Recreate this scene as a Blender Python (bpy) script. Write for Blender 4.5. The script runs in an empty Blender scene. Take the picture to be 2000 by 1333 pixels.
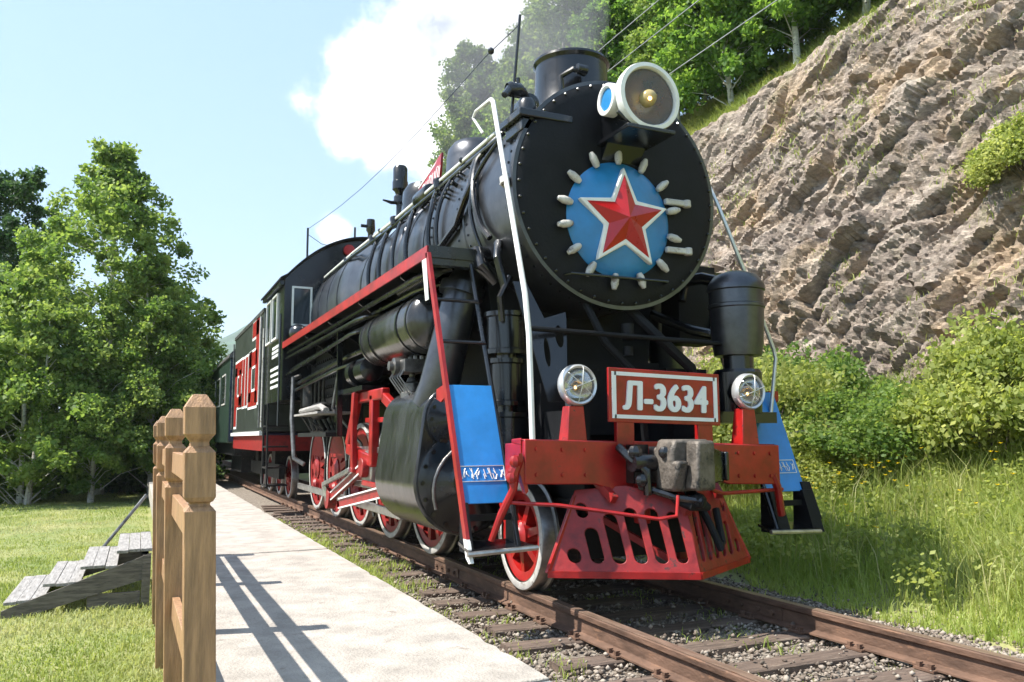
import bpy, math, random
import numpy as np
from mathutils import Vector, Matrix, Euler
random.seed(7); RNG = np.random.default_rng(11)
R_ = math.radians
sc = bpy.context.scene
col = sc.collection

# ------------------------------------------------------------------ camera
cam_d = bpy.data.cameras.new('camera'); cam = bpy.data.objects.new('camera', cam_d); col.objects.link(cam)
YAW, PITCH, ROLL = .425, .117, -.004
cam.location = (-3.848, -6.452, 1.28)
fw = Vector((math.sin(YAW)*math.cos(PITCH), math.cos(YAW)*math.cos(PITCH), math.sin(PITCH)))
rt = Vector((math.cos(YAW), -math.sin(YAW), 0)); up = rt.cross(fw)
r2 = math.cos(ROLL)*rt + math.sin(ROLL)*up; u2 = -math.sin(ROLL)*rt + math.cos(ROLL)*up
m = Matrix((r2, u2, -fw)).transposed(); cam.rotation_euler = m.to_euler()
cam_d.sensor_width = 36; cam_d.lens = 36*1600/2000; cam_d.clip_end = 6000; cam_d.clip_start = .05
sc.camera = cam

# ------------------------------------------------------------------ light and sky
SUN = Vector((-.95, .22, 1.42)).normalized()
w = bpy.data.worlds.new('World'); sc.world = w; w.use_nodes = True
nt = w.node_tree; nt.nodes.clear()
def N(nt, typ, **kw):
    n = nt.nodes.new(typ)
    for k, v in kw.items(): setattr(n, k, v)
    return n
sky = N(nt, 'ShaderNodeTexSky', sky_type='NISHITA', sun_disc=False)
sky.sun_elevation = math.asin(SUN.z); sky.sun_rotation = math.atan2(SUN.x, SUN.y)
sky.air_density = 1.0; sky.dust_density = 1.6; sky.ozone_density = 1.5; sky.altitude = 450
bg = N(nt, 'ShaderNodeBackground'); bg.inputs[1].default_value = .13
out = N(nt, 'ShaderNodeOutputWorld')
# cumulus clouds: noise-broken banks around a few directions of the sky
tc = N(nt, 'ShaderNodeTexCoord')
nz = N(nt, 'ShaderNodeTexNoise'); nz.inputs['Scale'].default_value = 5.5; nz.inputs['Detail'].default_value = 10; nz.inputs['Roughness'].default_value = .6
nt.links.new(tc.outputs['Generated'], nz.inputs['Vector'])
def cam_dir(px, py):
    return (fw*1600 + r2*(px-1000) + u2*(666.5-py)).normalized()
def math_node(op, a, b=None, c=None, clamp=False):
    n = N(nt, 'ShaderNodeMath', operation=op); n.use_clamp = clamp
    for i, x in enumerate((a, b, c)):
        if x is None: continue
        if isinstance(x, (int, float)): n.inputs[i].default_value = x
        else: nt.links.new(x, n.inputs[i])
    return n.outputs[0]
CLOUDS = [((1010, 40), 9.0, 1.0), ((900, 140), 6.0, .95), ((1180, -150), 13, 1.0), ((790, 205), 7.0, 1.15), ((700, 205), 5.2, 1.2), ((640, 200), 3.4, 1.0), ((665, 445), 2.0, .8), ((790, 290), 4.0, .5),
          ((745, 330), 3.0, .42), ((1500, 400), 12, .8), ((2600, 300), 14, .9), ((-900, 300), 12, .7), ((-600, 560), 9, .6)]
acc = None
for (px, py), rad, wt in CLOUDS:
    d = cam_dir(px, py)
    dp = N(nt, 'ShaderNodeVectorMath', operation='DOT_PRODUCT'); dp.inputs[1].default_value = d
    nt.links.new(tc.outputs['Generated'], dp.inputs[0])
    k = 1-math.cos(R_(rad))
    g = math_node('MULTIPLY_ADD', dp.outputs['Value'], 1/k, 1-1/k)     # 1 at the centre, 0 at the radius
    g = math_node('MULTIPLY', math_node('MAXIMUM', g, -1.0), wt)
    acc = g if acc is None else math_node('MAXIMUM', acc, g)
dens = math_node('ADD', math_node('MULTIPLY', acc, .95), math_node('MULTIPLY_ADD', nz.outputs['Fac'], 5.4, -2.98))
mr = N(nt, 'ShaderNodeMapRange', interpolation_type='SMOOTHSTEP'); mr.inputs['From Min'].default_value = -.02; mr.inputs['From Max'].default_value = .85
nt.links.new(dens, mr.inputs['Value'])
mx = N(nt, 'ShaderNodeMix', data_type='RGBA'); nt.links.new(mr.outputs[0], mx.inputs['Factor'])
veil = N(nt, 'ShaderNodeMix', data_type='RGBA'); veil.inputs['Factor'].default_value = .62; veil.inputs['B'].default_value = (1.95, 2.85, 3.85, 1)   # thin bright summer haze over the whole sky
nt.links.new(sky.outputs[0], veil.inputs['A']); nt.links.new(veil.outputs['Result'], mx.inputs['A']); mx.inputs['B'].default_value = (6.6, 6.7, 6.85, 1)
nt.links.new(mx.outputs['Result'], bg.inputs[0]); nt.links.new(bg.outputs[0], out.inputs[0])
sl = bpy.data.lights.new('sun', 'SUN'); sl.energy = 4.2; sl.angle = R_(.53); sl.color = (1, .95, .87)
so = bpy.data.objects.new('sun', sl); col.objects.link(so); so.location = (-30, 10, 50)
so.rotation_euler = (-SUN).to_track_quat('-Z', 'Y').to_euler()
sc.view_settings.view_transform = 'Standard'; sc.view_settings.look = 'None'; sc.view_settings.gamma = 1
sc.view_settings.use_curve_mapping = False; sc.view_settings.exposure = 1.28
sc.render.engine = 'CYCLES'; sc.cycles.use_denoising = True
try: sc.cycles.denoiser = 'OPENIMAGEDENOISE'
except Exception: pass
sc.cycles.max_bounces = 5; sc.cycles.diffuse_bounces = 2; sc.cycles.glossy_bounces = 3; sc.cycles.transmission_bounces = 4
sc.cycles.transparent_max_bounces = 6; sc.cycles.volume_bounces = 0; sc.cycles.caustics_reflective = False; sc.cycles.caustics_refractive = False
sc.cycles.volume_step_rate = 2.0

# ------------------------------------------------------------------ materials
MATS = {}
def mat_base(name):
    m = bpy.data.materials.new(name); m.use_nodes = True
    t = m.node_tree; b = t.nodes['Principled BSDF']; MATS[name] = m
    return m, t, b
def pm(name, c, rough=.5, metal=0, var=.18, vs=6, bump=.0, bs=60, coat=0, c2=None, spots=None, stretch=None, rv=.12):
    """painted / plain surface: base colour broken by two noises, grain bump, roughness variation"""
    m, t, b = mat_base(name)
    tc = N(t, 'ShaderNodeTexCoord'); vec = tc.outputs['Object']
    if stretch:
        mp = N(t, 'ShaderNodeMapping'); mp.inputs['Scale'].default_value = stretch
        t.links.new(vec, mp.inputs['Vector']); vec = mp.outputs[0]
    n1 = N(t, 'ShaderNodeTexNoise'); n1.inputs['Scale'].default_value = vs; n1.inputs['Detail'].default_value = 6; n1.inputs['Roughness'].default_value = .65
    t.links.new(vec, n1.inputs['Vector'])
    cr = N(t, 'ShaderNodeValToRGB'); e = cr.color_ramp.elements
    c2 = c2 or tuple(min(1, x*(1+1.3*var)) for x in c); c1 = tuple(x*(1-var) for x in c)
    e[0].position = .36; e[0].color = (*c1, 1); e[1].position = .66; e[1].color = (*c2, 1)
    t.links.new(n1.outputs['Fac'], cr.inputs[0]); colo = cr.outputs[0]
    if spots:
        n3 = N(t, 'ShaderNodeTexNoise'); n3.inputs['Scale'].default_value = spots[1]; n3.inputs['Detail'].default_value = 8; n3.inputs['Roughness'].default_value = .7
        t.links.new(vec, n3.inputs['Vector'])
        r3 = N(t, 'ShaderNodeMapRange'); r3.inputs['From Min'].default_value = spots[2]; r3.inputs['From Max'].default_value = spots[2]+.07
        t.links.new(n3.outputs['Fac'], r3.inputs['Value'])
        mx = N(t, 'ShaderNodeMix', data_type='RGBA'); t.links.new(r3.outputs[0], mx.inputs['Factor']); t.links.new(colo, mx.inputs['A']); mx.inputs['B'].default_value = (*spots[0], 1)
        colo = mx.outputs['Result']
    t.links.new(colo, b.inputs['Base Color'])
    rr = N(t, 'ShaderNodeMapRange'); rr.inputs['To Min'].default_value = max(0, rough-rv); rr.inputs['To Max'].default_value = min(1, rough+rv)
    n2 = N(t, 'ShaderNodeTexNoise'); n2.inputs['Scale'].default_value = bs; n2.inputs['Detail'].default_value = 5
    t.links.new(vec, n2.inputs['Vector']); t.links.new(n1.outputs['Fac'], rr.inputs['Value']); t.links.new(rr.outputs[0], b.inputs['Roughness'])
    b.inputs['Metallic'].default_value = metal
    if coat: b.inputs['Coat Weight'].default_value = coat; b.inputs['Coat Roughness'].default_value = .12
    if bump:
        bp = N(t, 'ShaderNodeBump'); bp.inputs['Strength'].default_value = bump; bp.inputs['Distance'].default_value = .02
        t.links.new(n2.outputs['Fac'], bp.inputs['Height']); t.links.new(bp.outputs[0], b.inputs['Normal'])
    return m
pm('black', (.006, .0065, .008), .25, 0, .3, 3, .08, 14, .35, spots=((.03, .027, .024), 9, .66))
pm('boiler_black', (.085, .088, .098), .36, .85, .25, 3, .07, 14, .2, spots=((.05, .045, .04), 8, .62))
pm('black_matt', (.0075, .008, .0095), .6, 0, .3, 5, .12, 40)
pm('black_dirty', (.014, .014, .014), .5, 0, .5, 9, .35, 30, spots=((.09, .07, .05), 14, .6))
pm('soot', (.006, .006, .006), .85, 0, .3)
pm('red', (.30, .008, .007), .38, 0, .3, 5, .10, 18, .2, spots=((.07, .02, .015), 10, .62))
pm('red_dirty_shaded', (.25, .014, .013), .45, 0, .35, 7, .15, 25, spots=((.05, .03, .025), 7, .58))  # dirty red; its darker tone also serves as shade on the pilot
pm('white', (.78, .78, .76), .42, 0, .06, 8, .05, 30, spots=((.42, .38, .33), 12, .68))
pm('white_worn', (.5, .48, .45), .5, 0, .2, 10, .1, 30, spots=((.2, .16, .13), 9, .56))
pm('blue', (.017, .215, .58), .4, 0, .12, 4, .06, 20, .2, spots=((.05, .12, .25), 14, .7))
pm('blue_light', (.018, .19, .45), .35, 0, .12, 4, .06, 20, .25)
pm('star_red', (.42, .009, .009), .3, 0, .12, 6, .05, 20, .3)
pm('steel', (.42, .41, .39), .36, .9, .25, 8, .1, 40)
pm('steel_dark', (.16, .155, .15), .42, .8, .4, 8, .2, 30)
pm('tread', (.30, .29, .28), .42, .9, .2, 12)
pm('silver', (.62, .63, .63), .35, .6, .1, 10)
pm('casing', (.055, .055, .057), .22, .6, .4, 4, .2, 10, .2, stretch=(1, 1, .4), spots=((.14, .12, .1), 7, .62))
pm('coupler', (.115, .098, .082), .6, .3, .4, 10, .5, 30, spots=((.03, .03, .03), 8, .56))
pm('tender_green', (.035, .042, .036), .38, 0, .3, 4, .08, 14, .2)
pm('coach_blue', (.02, .035, .07), .4, 0, .3, 4, .05, 14)
pm('coach_green', (.016, .034, .024), .4, 0, .3, 4, .05, 14)
pm('rust', (.13, .075, .05), .75, .2, .35, 10, .35, 40, spots=((.21, .115, .07), 16, .58), stretch=(1, .35, 1))
pm('rail_head', (.28, .19, .14), .42, .5, .2, 12, .1, 60, stretch=(4, .4, 1), spots=((.24, .12, .07), 18, .6))
pm('sleeper', (.12, .085, .065), .85, 0, .4, 6, .6, 40, stretch=(.5, 5, 5), spots=((.22, .17, .13), 10, .57))
pm('concrete', (.36, .325, .285), .9, 0, .2, 3.2, .6, 60, spots=((.24, .21, .18), 6, .6))
pm('concrete_grey', (.24, .24, .25), .9, 0, .12, 3, .25, 90, spots=((.32, .31, .3), 5, .6))
pm('wood', (.33, .185, .095), .55, 0, .28, 5, .3, 26, .1, stretch=(7, 7, .7), spots=((.28, .14, .06), 4, .63))
pm('grey_wood_shaded', (.15, .13, .11), .85, 0, .35, 6, .6, 30, stretch=(.8, 7, 7), spots=((.08, .07, .06), 5, .57))  # darker copy of grey_wood, shade on the step sides put into the colour
pm('grey_wood', (.29, .275, .26), .85, 0, .3, 6, .5, 30, stretch=(7, .8, 7), spots=((.16, .145, .13), 5, .58))
pm('pebble', (.40, .37, .34), .85, 0, .3, 3, .3, 40)
pm('birch_bark', (.52, .5, .46), .8, 0, .15, 5, .3, 20, spots=((.06, .05, .045), 6, .56), stretch=(1, 1, 2.5))
pm('bark', (.12, .1, .085), .9, 0, .35, 6, .5, 20)
pm('wire', (.35, .36, .37), .5, .4)
pm('brass', (.42, .25, .11), .3, .9, .3, 8)
pm('text_white', (.8, .8, .79), .45, 0, .04)
def glass(name, c, rough=.05, alpha=None):
    m, t, b = mat_base(name); b.inputs['Base Color'].default_value = (*c, 1); b.inputs['Roughness'].default_value = rough
    b.inputs['Transmission Weight'].default_value = .9; b.inputs['IOR'].default_value = 1.2
glass('lens', (.95, .96, .95))
pm('window_glass', (.02, .028, .034), .06, 0, .2, 2, 0, 10, .4, rv=.03)
m, t, b = mat_base('bulb_glint'); b.inputs['Base Color'].default_value = (1, .75, .35, 1); b.inputs['Emission Color'].default_value = (1, .62, .25, 1); b.inputs['Emission Strength'].default_value = 2.5  # emission stands in for the glint on the lamp bulbs
m, t, b = mat_base('bulb'); b.inputs['Base Color'].default_value = (.75, .6, .28, 1); b.inputs['Roughness'].default_value = .08; b.inputs['Transmission Weight'].default_value = .5
pm('reflector', (.62, .63, .64), .12, 1, .05, 4)
pm('reflector_bronze', (.34, .2, .1), .28, .85, .2, 4)
def leafmat(name, stops, transl=.45, rough=.55):
    m, t, b = mat_base(name)
    at = N(t, 'ShaderNodeAttribute', attribute_name='rnd')
    cr = N(t, 'ShaderNodeValToRGB'); cr.color_ramp.elements[0].color = (*stops[0], 1); cr.color_ramp.elements[1].color = (*stops[-1], 1)
    for i, s in enumerate(stops[1:-1]):
        e = cr.color_ramp.elements.new((i+1)/(len(stops)-1)); e.color = (*s, 1)
    t.links.new(at.outputs['Fac'], cr.inputs[0]); t.links.new(cr.outputs[0], b.inputs['Base Color'])
    b.inputs['Roughness'].default_value = rough; b.inputs['Specular IOR Level'].default_value = .35
    tr = N(t, 'ShaderNodeBsdfTranslucent'); hs = N(t, 'ShaderNodeHueSaturation'); hs.inputs['Value'].default_value = 1.5; hs.inputs['Saturation'].default_value = 1.1; hs.inputs['Hue'].default_value = .485
    t.links.new(cr.outputs[0], hs.inputs['Color']); t.links.new(hs.outputs[0], tr.inputs['Color'])
    ms = N(t, 'ShaderNodeMixShader'); ms.inputs[0].default_value = transl
    t.links.new(b.outputs[0], ms.inputs[1]); t.links.new(tr.outputs[0], ms.inputs[2])
    t.links.new(ms.outputs[0], t.nodes['Material Output'].inputs['Surface'])
leafmat('leaf_birch', [(.07, .14, .03), (.13, .22, .05), (.21, .30, .075), (.30, .38, .11)], .52)
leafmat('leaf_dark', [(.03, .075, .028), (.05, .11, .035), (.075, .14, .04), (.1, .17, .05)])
leafmat('leaf_bush', [(.14, .19, .045), (.24, .30, .07), (.34, .39, .11), (.44, .47, .19)], .55)
leafmat('leaf_hill', [(.08, .17, .035), (.13, .25, .05), (.19, .32, .065), (.26, .38, .085)], .55)
leafmat('grass_tall', [(.16, .235, .05), (.25, .34, .075), (.34, .41, .11), (.45, .46, .21)], .5)
leafmat('grass_lawn', [(.19, .26, .06), (.27, .33, .09), (.36, .39, .15), (.46, .44, .25)], .4)
leafmat('grass_dry', [(.19, .25, .06), (.27, .32, .08), (.36, .38, .12), (.42, .40, .19)], .4)
leafmat('flower', [(.75, .55, .02), (.85, .65, .03)], .3)
def ground_mat():
    m, t, b = mat_base('ground')
    ge = N(t, 'ShaderNodeNewGeometry'); sx = N(t, 'ShaderNodeSeparateXYZ'); t.links.new(ge.outputs['Position'], sx.inputs[0])
    n1 = N(t, 'ShaderNodeTexNoise'); n1.inputs['Scale'].default_value = 1.1; n1.inputs['Detail'].default_value = 9; n1.inputs['Roughness'].default_value = .65
    n2 = N(t, 'ShaderNodeTexNoise'); n2.inputs['Scale'].default_value = 26; n2.inputs['Detail'].default_value = 6
    t.links.new(ge.outputs['Position'], n1.inputs['Vector']); t.links.new(ge.outputs['Position'], n2.inputs['Vector'])
    g = N(t, 'ShaderNodeValToRGB'); e = g.color_ramp.elements; e[0].position = .33; e[0].color = (.13, .18, .045, 1); e[1].position = .68; e[1].color = (.30, .29, .12, 1)
    t.links.new(n1.outputs['Fac'], g.inputs[0])
    d = N(t, 'ShaderNodeValToRGB'); e = d.color_ramp.elements; e[0].position = .35; e[0].color = (.11, .085, .065, 1); e[1].position = .7; e[1].color = (.30, .265, .22, 1)
    t.links.new(n2.outputs['Fac'], d.inputs[0])
    # track bed: |x| < about 1.9
    ab = N(t, 'ShaderNodeMath', operation='ABSOLUTE'); t.links.new(sx.outputs[0], ab.inputs[0])
    ad = N(t, 'ShaderNodeMath', operation='ADD'); t.links.new(ab.outputs[0], ad.inputs[0])
    nn = N(t, 'ShaderNodeMath', operation='MULTIPLY_ADD'); t.links.new(n1.outputs['Fac'], nn.inputs[0]); nn.inputs[1].default_value = 1.2; nn.inputs[2].default_value = -.6
    t.links.new(nn.outputs[0], ad.inputs[1])
    mr = N(t, 'ShaderNodeMapRange'); mr.inputs['From Min'].default_value = 1.75; mr.inputs['From Max'].default_value = 2.0; t.links.new(ad.outputs[0], mr.inputs['Value'])
    mx = N(t, 'ShaderNodeMix', data_type='RGBA'); t.links.new(mr.outputs[0], mx.inputs['Factor']); t.links.new(d.outputs[0], mx.inputs['A']); t.links.new(g.outputs[0], mx.inputs['B'])
    t.links.new(mx.outputs['Result'], b.inputs['Base Color']); b.inputs['Roughness'].default_value = .95
    bp = N(t, 'ShaderNodeBump'); bp.inputs['Strength'].default_value = .7; bp.inputs['Distance'].default_value = .03; t.links.new(n2.outputs['Fac'], bp.inputs['Height']); t.links.new(bp.outputs[0], b.inputs['Normal'])
ground_mat()
def rock_mat():
    m, t, b = mat_base('rock')
    ge = N(t, 'ShaderNodeNewGeometry')
    mp = N(t, 'ShaderNodeMapping'); mp.inputs['Rotation'].default_value = (R_(38), 0, 0); mp.inputs['Scale'].default_value = (1, .35, 1.4)
    t.links.new(ge.outputs['Position'], mp.inputs['Vector'])
    n1 = N(t, 'ShaderNodeTexNoise'); n1.inputs['Scale'].default_value = 2.6; n1.inputs['Detail'].default_value = 10; n1.inputs['Roughness'].default_value = .7
    t.links.new(mp.outputs[0], n1.inputs['Vector'])
    cr = N(t, 'ShaderNodeValToRGB'); e = cr.color_ramp.elements
    e[0].position = .3; e[0].color = (.115, .09, .075, 1); e[1].position = .72; e[1].color = (.47, .405, .33, 1)
    k = e.new(.46); k.color = (.25, .203, .167, 1); k = e.new(.58); k.color = (.335, .28, .23, 1)
    t.links.new(n1.outputs['Fac'], cr.inputs[0])
    n2 = N(t, 'ShaderNodeTexNoise'); n2.inputs['Scale'].default_value = .6; n2.inputs['Detail'].default_value = 8; n2.inputs['Roughness'].default_value = .6
    t.links.new(ge.outputs['Position'], n2.inputs['Vector'])
    r2 = N(t, 'ShaderNodeMapRange'); r2.inputs['From Min'].default_value = .47; r2.inputs['From Max'].default_value = .62; t.links.new(n2.outputs['Fac'], r2.inputs['Value'])
    mu = N(t, 'ShaderNodeMath', operation='MULTIPLY'); t.links.new(r2.outputs[0], mu.inputs[0]); mu.inputs[1].default_value = .65
    mx = N(t, 'ShaderNodeMix', data_type='RGBA'); t.links.new(mu.outputs[0], mx.inputs['Factor']); t.links.new(cr.outputs[0], mx.inputs['A']); mx.inputs['B'].default_value = (.40, .285, .175, 1)
    n5 = N(t, 'ShaderNodeTexNoise'); n5.inputs['Scale'].default_value = 11; n5.inputs['Detail'].default_value = 6; n5.inputs['Roughness'].default_value = .75
    t.links.new(mp.outputs[0], n5.inputs['Vector'])
    r5 = N(t, 'ShaderNodeMapRange'); r5.inputs['From Min'].default_value = .36; r5.inputs['From Max'].default_value = .66; r5.inputs['To Min'].default_value = .72; r5.inputs['To Max'].default_value = 1.5; t.links.new(n5.outputs['Fac'], r5.inputs['Value'])
    m5 = N(t, 'ShaderNodeMix', data_type='RGBA', blend_type='MULTIPLY'); m5.inputs['Factor'].default_value = 1; t.links.new(mx.outputs['Result'], m5.inputs['A']); t.links.new(r5.outputs[0], m5.inputs['B']); mx = m5
    # thin green lichen and moss patches
    n3 = N(t, 'ShaderNodeTexNoise'); n3.inputs['Scale'].default_value = 1.1; n3.inputs['Detail'].default_value = 8; n3.inputs['Roughness'].default_value = .7
    t.links.new(ge.outputs['Position'], n3.inputs['Vector'])
    r3 = N(t, 'ShaderNodeMapRange'); r3.inputs['From Min'].default_value = .58; r3.inputs['From Max'].default_value = .7; r3.inputs['To Max'].default_value = .55; t.links.new(n3.outputs['Fac'], r3.inputs['Value'])
    m3 = N(t, 'ShaderNodeMix', data_type='RGBA'); t.links.new(r3.outputs[0], m3.inputs['Factor']); t.links.new(mx.outputs['Result'], m3.inputs['A']); m3.inputs['B'].default_value = (.2, .2, .1, 1)
    t.links.new(m3.outputs['Result'], b.inputs['Base Color']); b.inputs['Roughness'].default_value = .9
    n4 = N(t, 'ShaderNodeTexNoise'); n4.inputs['Scale'].default_value = 9; n4.inputs['Detail'].default_value = 10; n4.inputs['Roughness'].default_value = .75
    t.links.new(mp.outputs[0], n4.inputs['Vector'])
    bp = N(t, 'ShaderNodeBump'); bp.inputs['Strength'].default_value = .75; bp.inputs['Distance'].default_value = .1; t.links.new(n4.outputs['Fac'], bp.inputs['Height']); t.links.new(bp.outputs[0], b.inputs['Normal'])
rock_mat()
for k_ in ('black_matt', 'soot', 'black_dirty'): MATS[k_].node_tree.nodes['Principled BSDF'].inputs['Specular IOR Level'].default_value = .22
pm('far_hill', (.045, .085, .05), .95, 0, .4, .02)

# ------------------------------------------------------------------ helpers
def tag(o, label=None, cat=None, group=None, kind=None):
    for k, v in (('label', label), ('category', cat), ('group', group), ('kind', kind)):
        if v: o[k] = v
    return o
def empty(name, loc=(0, 0, 0), label=None, cat=None, group=None, kind=None):
    o = bpy.data.objects.new(name, None); col.objects.link(o); o.location = loc; o.empty_display_size = .2
    return tag(o, label, cat, group, kind)
def wloc(o):
    v = Vector((0, 0, 0))
    while o is not None: v += Vector(o.location); o = o.parent
    return v
def link(name, me, mat, parent=None, loc=None, smooth=True, ang=35):
    o = bpy.data.objects.new(name, me); col.objects.link(o)
    if mat is not None and not me.materials: me.materials.append(MATS[mat])
    if parent is not None: o.parent = parent
    if loc is not None: o.location = loc
    if smooth and len(me.polygons):
        me.polygons.foreach_set('use_smooth', [True]*len(me.polygons)); me.set_sharp_from_angle(angle=R_(ang))
    return o
def basis(axis):
    a = Vector(axis).normalized(); h = Vector((0, 0, 1)) if abs(a.z) < .9 else Vector((0, 1, 0))
    u = a.cross(h).normalized(); v = a.cross(u).normalized()
    return a, u, v
class MB:
    def __init__(s): s.v = []; s.f = []
    def add(s, vs, fs):
        o = len(s.v); s.v += [tuple(x) for x in vs]; s.f += [tuple(i+o for i in f) for f in fs]; return s
    def box(s, x0, x1, y0, y1, z0, z1):
        return s.add([(x, y, z) for z in (z0, z1) for y in (y0, y1) for x in (x0, x1)],
                     [(0, 2, 3, 1), (4, 5, 7, 6), (0, 1, 5, 4), (2, 6, 7, 3), (0, 4, 6, 2), (1, 3, 7, 5)])
    def hexa(s, lo, hi):      # two quads of four points
        return s.add(list(lo)+list(hi), [(3, 2, 1, 0), (4, 5, 6, 7), (0, 1, 5, 4), (1, 2, 6, 5), (2, 3, 7, 6), (3, 0, 4, 7)])
    def bar(s, p, q, w, h, upv=(0, 0, 1)):
        p, q = Vector(p), Vector(q); a = (q-p).normalized(); upv = Vector(upv)
        u = a.cross(upv)
        if u.length < 1e-4: u = a.cross(Vector((0, 1, 0)))
        u.normalize(); v = u.cross(a).normalized(); u = u*w/2; v = v*h/2
        return s.hexa([p-u-v, p+u-v, p+u+v, p-u+v], [q-u-v, q+u-v, q+u+v, q-u+v])
    def tube(s, pts, r, n=10, caps=True, closed=False):
        pts = [Vector(p) for p in pts]; k = len(pts); rs = r if isinstance(r, (list, tuple)) else [r]*k
        t0 = (pts[1]-pts[0]).normalized(); _, u, v = basis(t0); rings = []
        for i, p in enumerate(pts):
            if closed: t = (pts[(i+1) % k]-pts[i-1]).normalized()
            else: t = ((pts[min(i+1, k-1)]-pts[i]).normalized()+(pts[i]-pts[max(i-1, 0)]).normalized())
            if t.length < 1e-6: t = t0
            t.normalize(); u = (u-t*u.dot(t)).normalized(); v = t.cross(u)
            rings.append([p+(u*math.cos(2*math.pi*j/n)+v*math.sin(2*math.pi*j/n))*rs[i] for j in range(n)])
        o = len(s.v)
        for rg in rings: s.v += [tuple(x) for x in rg]
        for i in range(k if closed else k-1):
            a, b = o+i*n, o+((i+1) % k)*n
            for j in range(n): s.f.append((a+j, a+(j+1) % n, b+(j+1) % n, b+j))
        if caps and not closed:
            s.f.append(tuple(o+j for j in reversed(range(n)))); s.f.append(tuple(o+(k-1)*n+j for j in range(n)))
        return s
    def lathe(s, prof, org, axis, n=32, a0=0, a1=2*math.pi):
        org = Vector(org); a, u, v = basis(axis); full = abs(a1-a0-2*math.pi) < 1e-6; m = n if full else n+1; o = len(s.v)
        for r, h in prof:
            for j in range(m):
                th = a0+(a1-a0)*j/n; s.v.append(tuple(org+a*h+(u*math.cos(th)+v*math.sin(th))*max(r, 1e-5)))
        for i in range(len(prof)-1):
            for j in range(n): 
                A, B = o+i*m, o+(i+1)*m; s.f.append((A+j, A+(j+1) % m, B+(j+1) % m, B+j))
        return s
    def prism(s, poly, org, u, v, d):
        """polygon (a,b) in the plane org + a*u + b*v, extruded by vector d"""
        org, u, v, d = Vector(org), Vector(u), Vector(v), Vector(d); n = len(poly)
        A = [org+u*a+v*b for a, b in poly]; o = len(s.v)
        s.v += [tuple(x) for x in A]+[tuple(x+d) for x in A]
        s.f.append(tuple(o+i for i in range(n))); s.f.append(tuple(o+n+i for i in reversed(range(n))))
        for i in range(n): j = (i+1) % n; s.f.append((o+i, o+n+i, o+n+j, o+j))
        return s
    def ball(s, c, r, n=8, k=5, sq=(1, 1, 1)):
        c = Vector(c); o = len(s.v)
        for i in range(k+1):
            ph = math.pi*i/k
            for j in range(n):
                th = 2*math.pi*j/n; s.v.append((c.x+r*sq[0]*math.sin(ph)*math.cos(th), c.y+r*sq[1]*math.sin(ph)*math.sin(th), c.z+r*sq[2]*math.cos(ph)))
        for i in range(k):
            for j in range(n): s.f.append((o+i*n+j, o+(i+1)*n+j, o+(i+1)*n+(j+1) % n, o+i*n+(j+1) % n))
        return s
    def build(s, name, mat, parent=None, bevel=0, smooth=True, ang=35, label=None, mirror=False):
        off = wloc(parent) if parent is not None else Vector((0, 0, 0))
        me = bpy.data.meshes.new(name); me.from_pydata([(x-off.x, y-off.y, z-off.z) for x, y, z in s.v], [], s.f)
        import bmesh
        bm = bmesh.new(); bm.from_mesh(me); bmesh.ops.remove_doubles(bm, verts=bm.verts, dist=1e-5); bmesh.ops.recalc_face_normals(bm, faces=bm.faces); bm.to_mesh(me); bm.free()
        o = link(name, me, mat, parent, None, smooth, ang)
        if bevel:
            b = o.modifiers.new('bevel', 'BEVEL'); b.width = bevel; b.segments = 2; b.limit_method = 'ANGLE'; b.angle_limit = R_(40)
        if label: o['label'] = label
        return o
def npmesh(name, V, F, attr=None):
    V = np.asarray(V, np.float32); F = np.asarray(F, np.int32); k = F.shape[1]
    me = bpy.data.meshes.new(name); me.vertices.add(len(V)); me.vertices.foreach_set('co', V.ravel())
    me.loops.add(F.size); me.loops.foreach_set('vertex_index', F.ravel())
    me.polygons.add(len(F)); me.polygons.foreach_set('loop_start', np.arange(0, F.size, k, dtype=np.int32))
    me.update(calc_edges=True)
    if attr is not None:
        a = me.attributes.new('rnd', 'FLOAT', 'FACE'); a.data.foreach_set('value', np.asarray(attr, np.float32))
    me.validate(); return me
def curve_mesh(splines, depth, bevel=0):
    """filled 2-D shape with holes -> mesh in local xy, thickness +-depth"""
    cu = bpy.data.curves.new('shape', 'CURVE'); cu.dimensions = '2D'; cu.fill_mode = 'BOTH'; cu.extrude = depth; cu.bevel_depth = bevel
    for pts in splines:
        sp = cu.splines.new('POLY'); sp.points.add(len(pts)-1); sp.use_cyclic_u = True
        for i, p in enumerate(pts): sp.points[i].co = (p[0], p[1], 0, 1)
    return to_mesh(cu)
def to_mesh(cu):
    o = bpy.data.objects.new('shape', cu); col.objects.link(o)
    dg = bpy.context.evaluated_depsgraph_get(); me = bpy.data.meshes.new_from_object(o.evaluated_get(dg)); bpy.data.objects.remove(o); bpy.data.curves.remove(cu)
    me.materials.clear(); return me
def place(me, org, u, v):
    u, v = Vector(u).normalized(), Vector(v).normalized(); n = u.cross(v)
    me.transform(Matrix(((u.x, v.x, n.x, org[0]), (u.y, v.y, n.y, org[1]), (u.z, v.z, n.z, org[2]), (0, 0, 0, 1)))); return me
def text_mesh(txt, size, depth, offset=0):
    cu = bpy.data.curves.new('text', 'FONT'); cu.body = txt; cu.size = size; cu.extrude = depth; cu.offset = offset; cu.align_x = 'CENTER'; cu.align_y = 'CENTER'
    cu.space_character = 1.06; return to_mesh(cu)

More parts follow.
